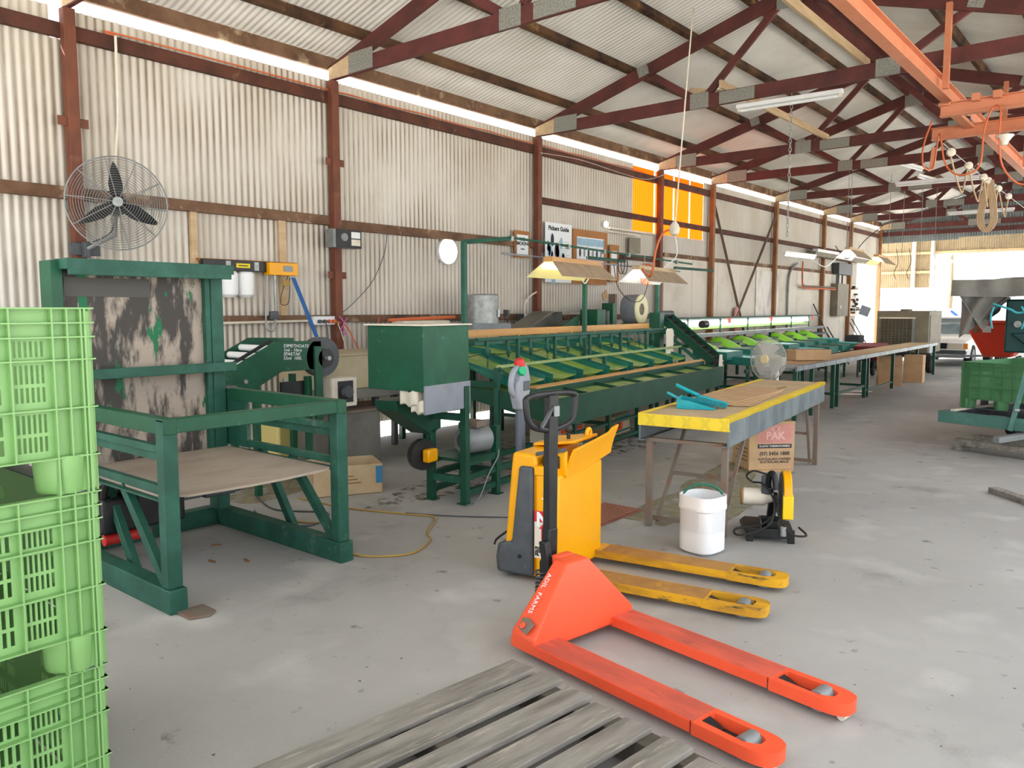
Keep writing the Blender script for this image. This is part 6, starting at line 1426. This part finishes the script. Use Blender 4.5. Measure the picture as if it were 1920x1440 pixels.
# dark fin beside the first bin
A().prism([(0, 0), (.12, 0), (.12, .42), (.06, .42)], c0 + d * .01 + e * .9 + V((0, 0, .44)), tuple(e * 1.4), (0, 0, 1), tuple(d * .02)).build('dark_fin', MT['dgrey'], t)
labs = ['dark green bin at the front corner of the trailer', 'dark green bin behind the corner one on the trailer', 'dark green bin at the right of the front row on the trailer']
for k, (u0, v0) in enumerate(((.06, .30), (.06, 1.54), (1.28, .30))):
    p = c0 + d * (u0 + 1.16) + e * (v0 + 1.16) + V((0, 0, .458))
    b = thing('harvest_bin', labs[k], 'bin', tuple(p), -16.6, 'mid green bins on the trailer')
    bin_mesh_parts(b, MT['bindark'], fine=True)
# skid of timber under the drawbar
t = thing('timber_skid', 'low weathered timber skid on the floor in front of the trailer', 'skid', (-1.2, 9.9, 0)); O = (-1.2, 9.9, 0)
q = V((-1.80, 10.12, 0)); M(O).bar(q + V((0, 0, .10)) , q + d * 1.9 + V((0, 0, .10)), .12, .07).build('top_plank', MT['pallet'], t, bev=.004)
q2 = q + e * .45; M(O).bar(q2 + V((0, 0, .10)), q2 + d * 1.9 + V((0, 0, .10)), .12, .07).build('top_plank', MT['pallet'], t, bev=.004)
for f in (.04, .9, 1.75): M(O).bar(q + d * f - e * .06 + V((0, 0, .033)), q + d * f + e * .55 + V((0, 0, .033)), .11, .065).build('bearer', MT['pallet'], t, bev=.004)
tag(M((-.97, 7.77, 0)).bar((-1.10, 7.93, .025), (-.55, 7.35, .025), .09, .05).build('timber_offcut', MT['pallet'], bev=.003), 'short grey timber offcut lying on the floor at the right edge', 'timber')
# covered machine behind the bins
t = thing('covered_machine', 'machine with dark green panels under a grey tarpaulin tied with cyan rope', 'machine', (-1.18, 14.2, 0)); O = (-1.3, 14.2, 0); A = lambda: M(O)
A().box(-2.02, .4, 13.9, 15.8, .95, 1.75).build('green_panel', mat('deep_teal_panel', '#1f4a48', .5), t, bev=.03)
A().prism([(-1.95, 1.25), (-1.6, .95), (-1.6, .5), (.4, .5), (.4, 1.25)], (0, 13.85, 0), (1, 0, 0), (0, 0, 1), (0, 1.9, 0)).build('lower_hopper', mat('deep_teal_hopper', '#1d4442', .5), t, bev=.02)
for x in (-1.5, .3):
    for y in (14.0, 15.7): A().box(x - .04, x + .04, y - .04, y + .04, 0, .6).build('leg', MT['greendark'], t)
m = A(); m.sheet(lambda i, j: (-2.68 + 3.2 * j + .02 * math.sin(i * 14), 13.5 + 2.5 * i, 2.04 - .02 * math.sin(j * 17 + i * 3) + .012 * math.sin(i * 23)), 24, 24, (0, 0, -.012)); m.build('tarpaulin_top', MT['tarp'], t)
m = A(); m.sheet(lambda i, j: (-2.68 + 3.2 * i, 13.5 - .02 - .03 * math.sin(i * 21 + 1) * j - .02 * math.sin(i * 47), 2.04 - .24 * j - .02 * math.sin(i * 9) * j), 60, 6, (0, .012, 0)); m.build('tarpaulin_front', MT['tarp'], t)
m = A(); m.sheet(lambda i, j: (-2.68 + .02 * math.sin(i * 15) * j + .42 * j ** 1.2, 13.5 + 2.5 * i, 2.04 - (.24 + .5 * (1 - i)) * j), 30, 8, (.012, 0, 0)); m.build('tarpaulin_side', MT['tarp'], t)
m = A(); m.sheet(lambda i, j: (-2.55 + .62 * i * (1 - .1 * j), 13.52 + .1 * i + .05 * math.sin(i * 9 + j * 4), 1.82 - .65 * j * (1 - i) ** .8 - .05 * i), 20, 12, (0, .01, 0)); m.build('tarpaulin_flap', mat('silver_tarp_flap', '#77756f', .4), t)
m = A(); m.tube(smooth_path([(-2.12, 13.45, 1.68), (-1.9, 13.4, 1.60), (-1.78, 13.4, 1.55), (-1.5, 13.4, 1.63), (-1.0, 13.4, 1.74)]), .016, 7); m.build('cyan_rope', MT['cyanrope'], t)
for x, a in ((-2.1, -.03), (-1.76, .06)): m = A(); m.tube(smooth_path([(x, 13.4, 1.64), (x + a, 13.38, 1.5), (x + a * .3, 13.38, 1.32)]), .013, 6); m.build('rope_tail', MT['cyanrope'], t)
for x in (-1.85, -1.6): A().cyl((x, 13.83, 1.38), (x, 13.87, 1.38), .05, 14).build('latch', MT['galv'], t)
t = thing('red_spreader', 'bright red plastic spreader hopper behind the trailer bins', 'hopper', (-2.5, 16.0, 0)); O = (-2.5, 16.0, 0)
m = M(O); m.hexa([(-2.45, 15.7, .75), (-2.0, 15.7, .75), (-2.0, 16.4, .75), (-2.45, 16.4, .75), (-2.75, 15.55, 1.36), (-1.75, 15.55, 1.36), (-1.75, 16.5, 1.36), (-2.75, 16.5, 1.36)]); m.build('hopper_body', MT['hopper'], t, bev=.05)
t.location = (-2.6, 16.6, 0)
M(O).box(-2.78, -1.72, 15.5, 16.53, 1.35, 1.40).build('hopper_rim', MT['hopper'], t, bev=.015)
for x in (-2.55, -2.38): M(O).cbox((x, 15.56, 1.25), (.13, .004, .12), rx=13).build('label_plate', MT['mildew'] if x < -2.5 else MT['paper'], t)
for x in (-2.5, -1.9): M(O).bar((x * .5 - 1.0, 16, .76), (x * .5 - 1.0, 16, 0), .05).build('leg', MT['dgrey'], t); M(O).bar((x * .5 - 1.0, 16.3, .76), (x * .5 - 1.0, 16.3, 0), .05).build('leg', MT['dgrey'], t)
t = tag(M((-3.4, 24.2, 0)).lathe([(.12, -.12), (.3, -.12), (.34, -.06), (.34, .06), (.3, .12), (.12, .12)], 28, (-3.6, 26.0, .34), (1, 0, 0)).build('tractor_tyre', MT['rubber']), 'black tyre standing right of the white sedan', 'tyre')

# ---------------------------------------------------------------- trees and ground beyond
def tree(x, y, h, r, seed, lab):
    rr = random.Random(seed); t = thing('garden_tree', lab, 'tree', (x, y, -.16), 0, 'trees beyond the shed')
    m = M(); m.tube([(0, 0, 0), (.1, .05, h * .4), (.05, 0, h * .75)], [.16, .12, .05], 8); m.build('trunk', MT['bark'], t)
    m = M()
    for i in range(500):
        a = rr.uniform(0, 2 * PI); b = rr.uniform(-.7, 1); q = r * rr.uniform(.4, 1) ** .5
        c = V((q * math.cos(a) * math.sqrt(1 - b * b * .9), q * math.sin(a) * math.sqrt(1 - b * b * .9), h * .65 + q * b * .8))
        u = V((rr.uniform(-1, 1), rr.uniform(-1, 1), rr.uniform(-1, 1))).normalized(); v = u.orthogonal().normalized(); s = rr.uniform(.1, .22)
        m.add([c - u * s, c + v * s * .5, c + u * s, c - v * s * .5], [(0, 1, 2, 3)])
    m.build('foliage', MT['leaf'], t, smooth=False)
tree(-13.5, 33, 5.5, 2.2, 1, 'leafy tree seen through the doorway in the far wall')
tree(-10, 52, 7.5, 2.8, 2, 'leafy tree left of the far opening, beyond the annex')
# ---------------------------------------------------------------- camera, daylight
cam = bpy.data.objects.new('camera', bpy.data.cameras.new('camera')); COL.objects.link(cam)
cam.data.sensor_width = 36; cam.data.lens = 36 * 1480 / 1920; cam.data.clip_end = 300
th = R(39.7); pit = math.atan((720 - 580) / 1480)
cam.location = (0, 0, 1.6)
fw = V((-math.sin(th) * math.cos(pit), math.cos(th) * math.cos(pit), -math.sin(pit)))
cam.rotation_euler = fw.to_track_quat('-Z', 'Y').to_euler()
SC.camera = cam
w = bpy.data.worlds.new('World'); SC.world = w; w.use_nodes = True; nt = w.node_tree
bg = nt.nodes['Background']
sky = nt.nodes.new('ShaderNodeTexSky'); sky.sky_type = 'HOSEK_WILKIE'; sky.turbidity = 4; sky.ground_albedo = .5
sky.sun_direction = (-.62, -.25, .75)
mx = nt.nodes.new('ShaderNodeMix'); mx.data_type = 'RGBA'; mx.inputs[0].default_value = .7; mx.inputs[7].default_value = (.96, .98, 1.0, 1)
nt.links.new(sky.outputs[0], mx.inputs[6]); nt.links.new(mx.outputs[2], bg.inputs['Color']); bg.inputs['Strength'].default_value = 2.2
sun = bpy.data.objects.new('sun', bpy.data.lights.new('sun', 'SUN')); COL.objects.link(sun)
sun.data.energy = 17; sun.data.angle = R(.6); sun.data.color = (1, .97, .92)
sun.rotation_euler = V((.62, .25, -.75)).to_track_quat('-Z', 'Y').to_euler()
SC.view_settings.view_transform = 'Standard'; SC.view_settings.look = 'None'; SC.view_settings.gamma = 1
SC.view_settings.exposure = .66
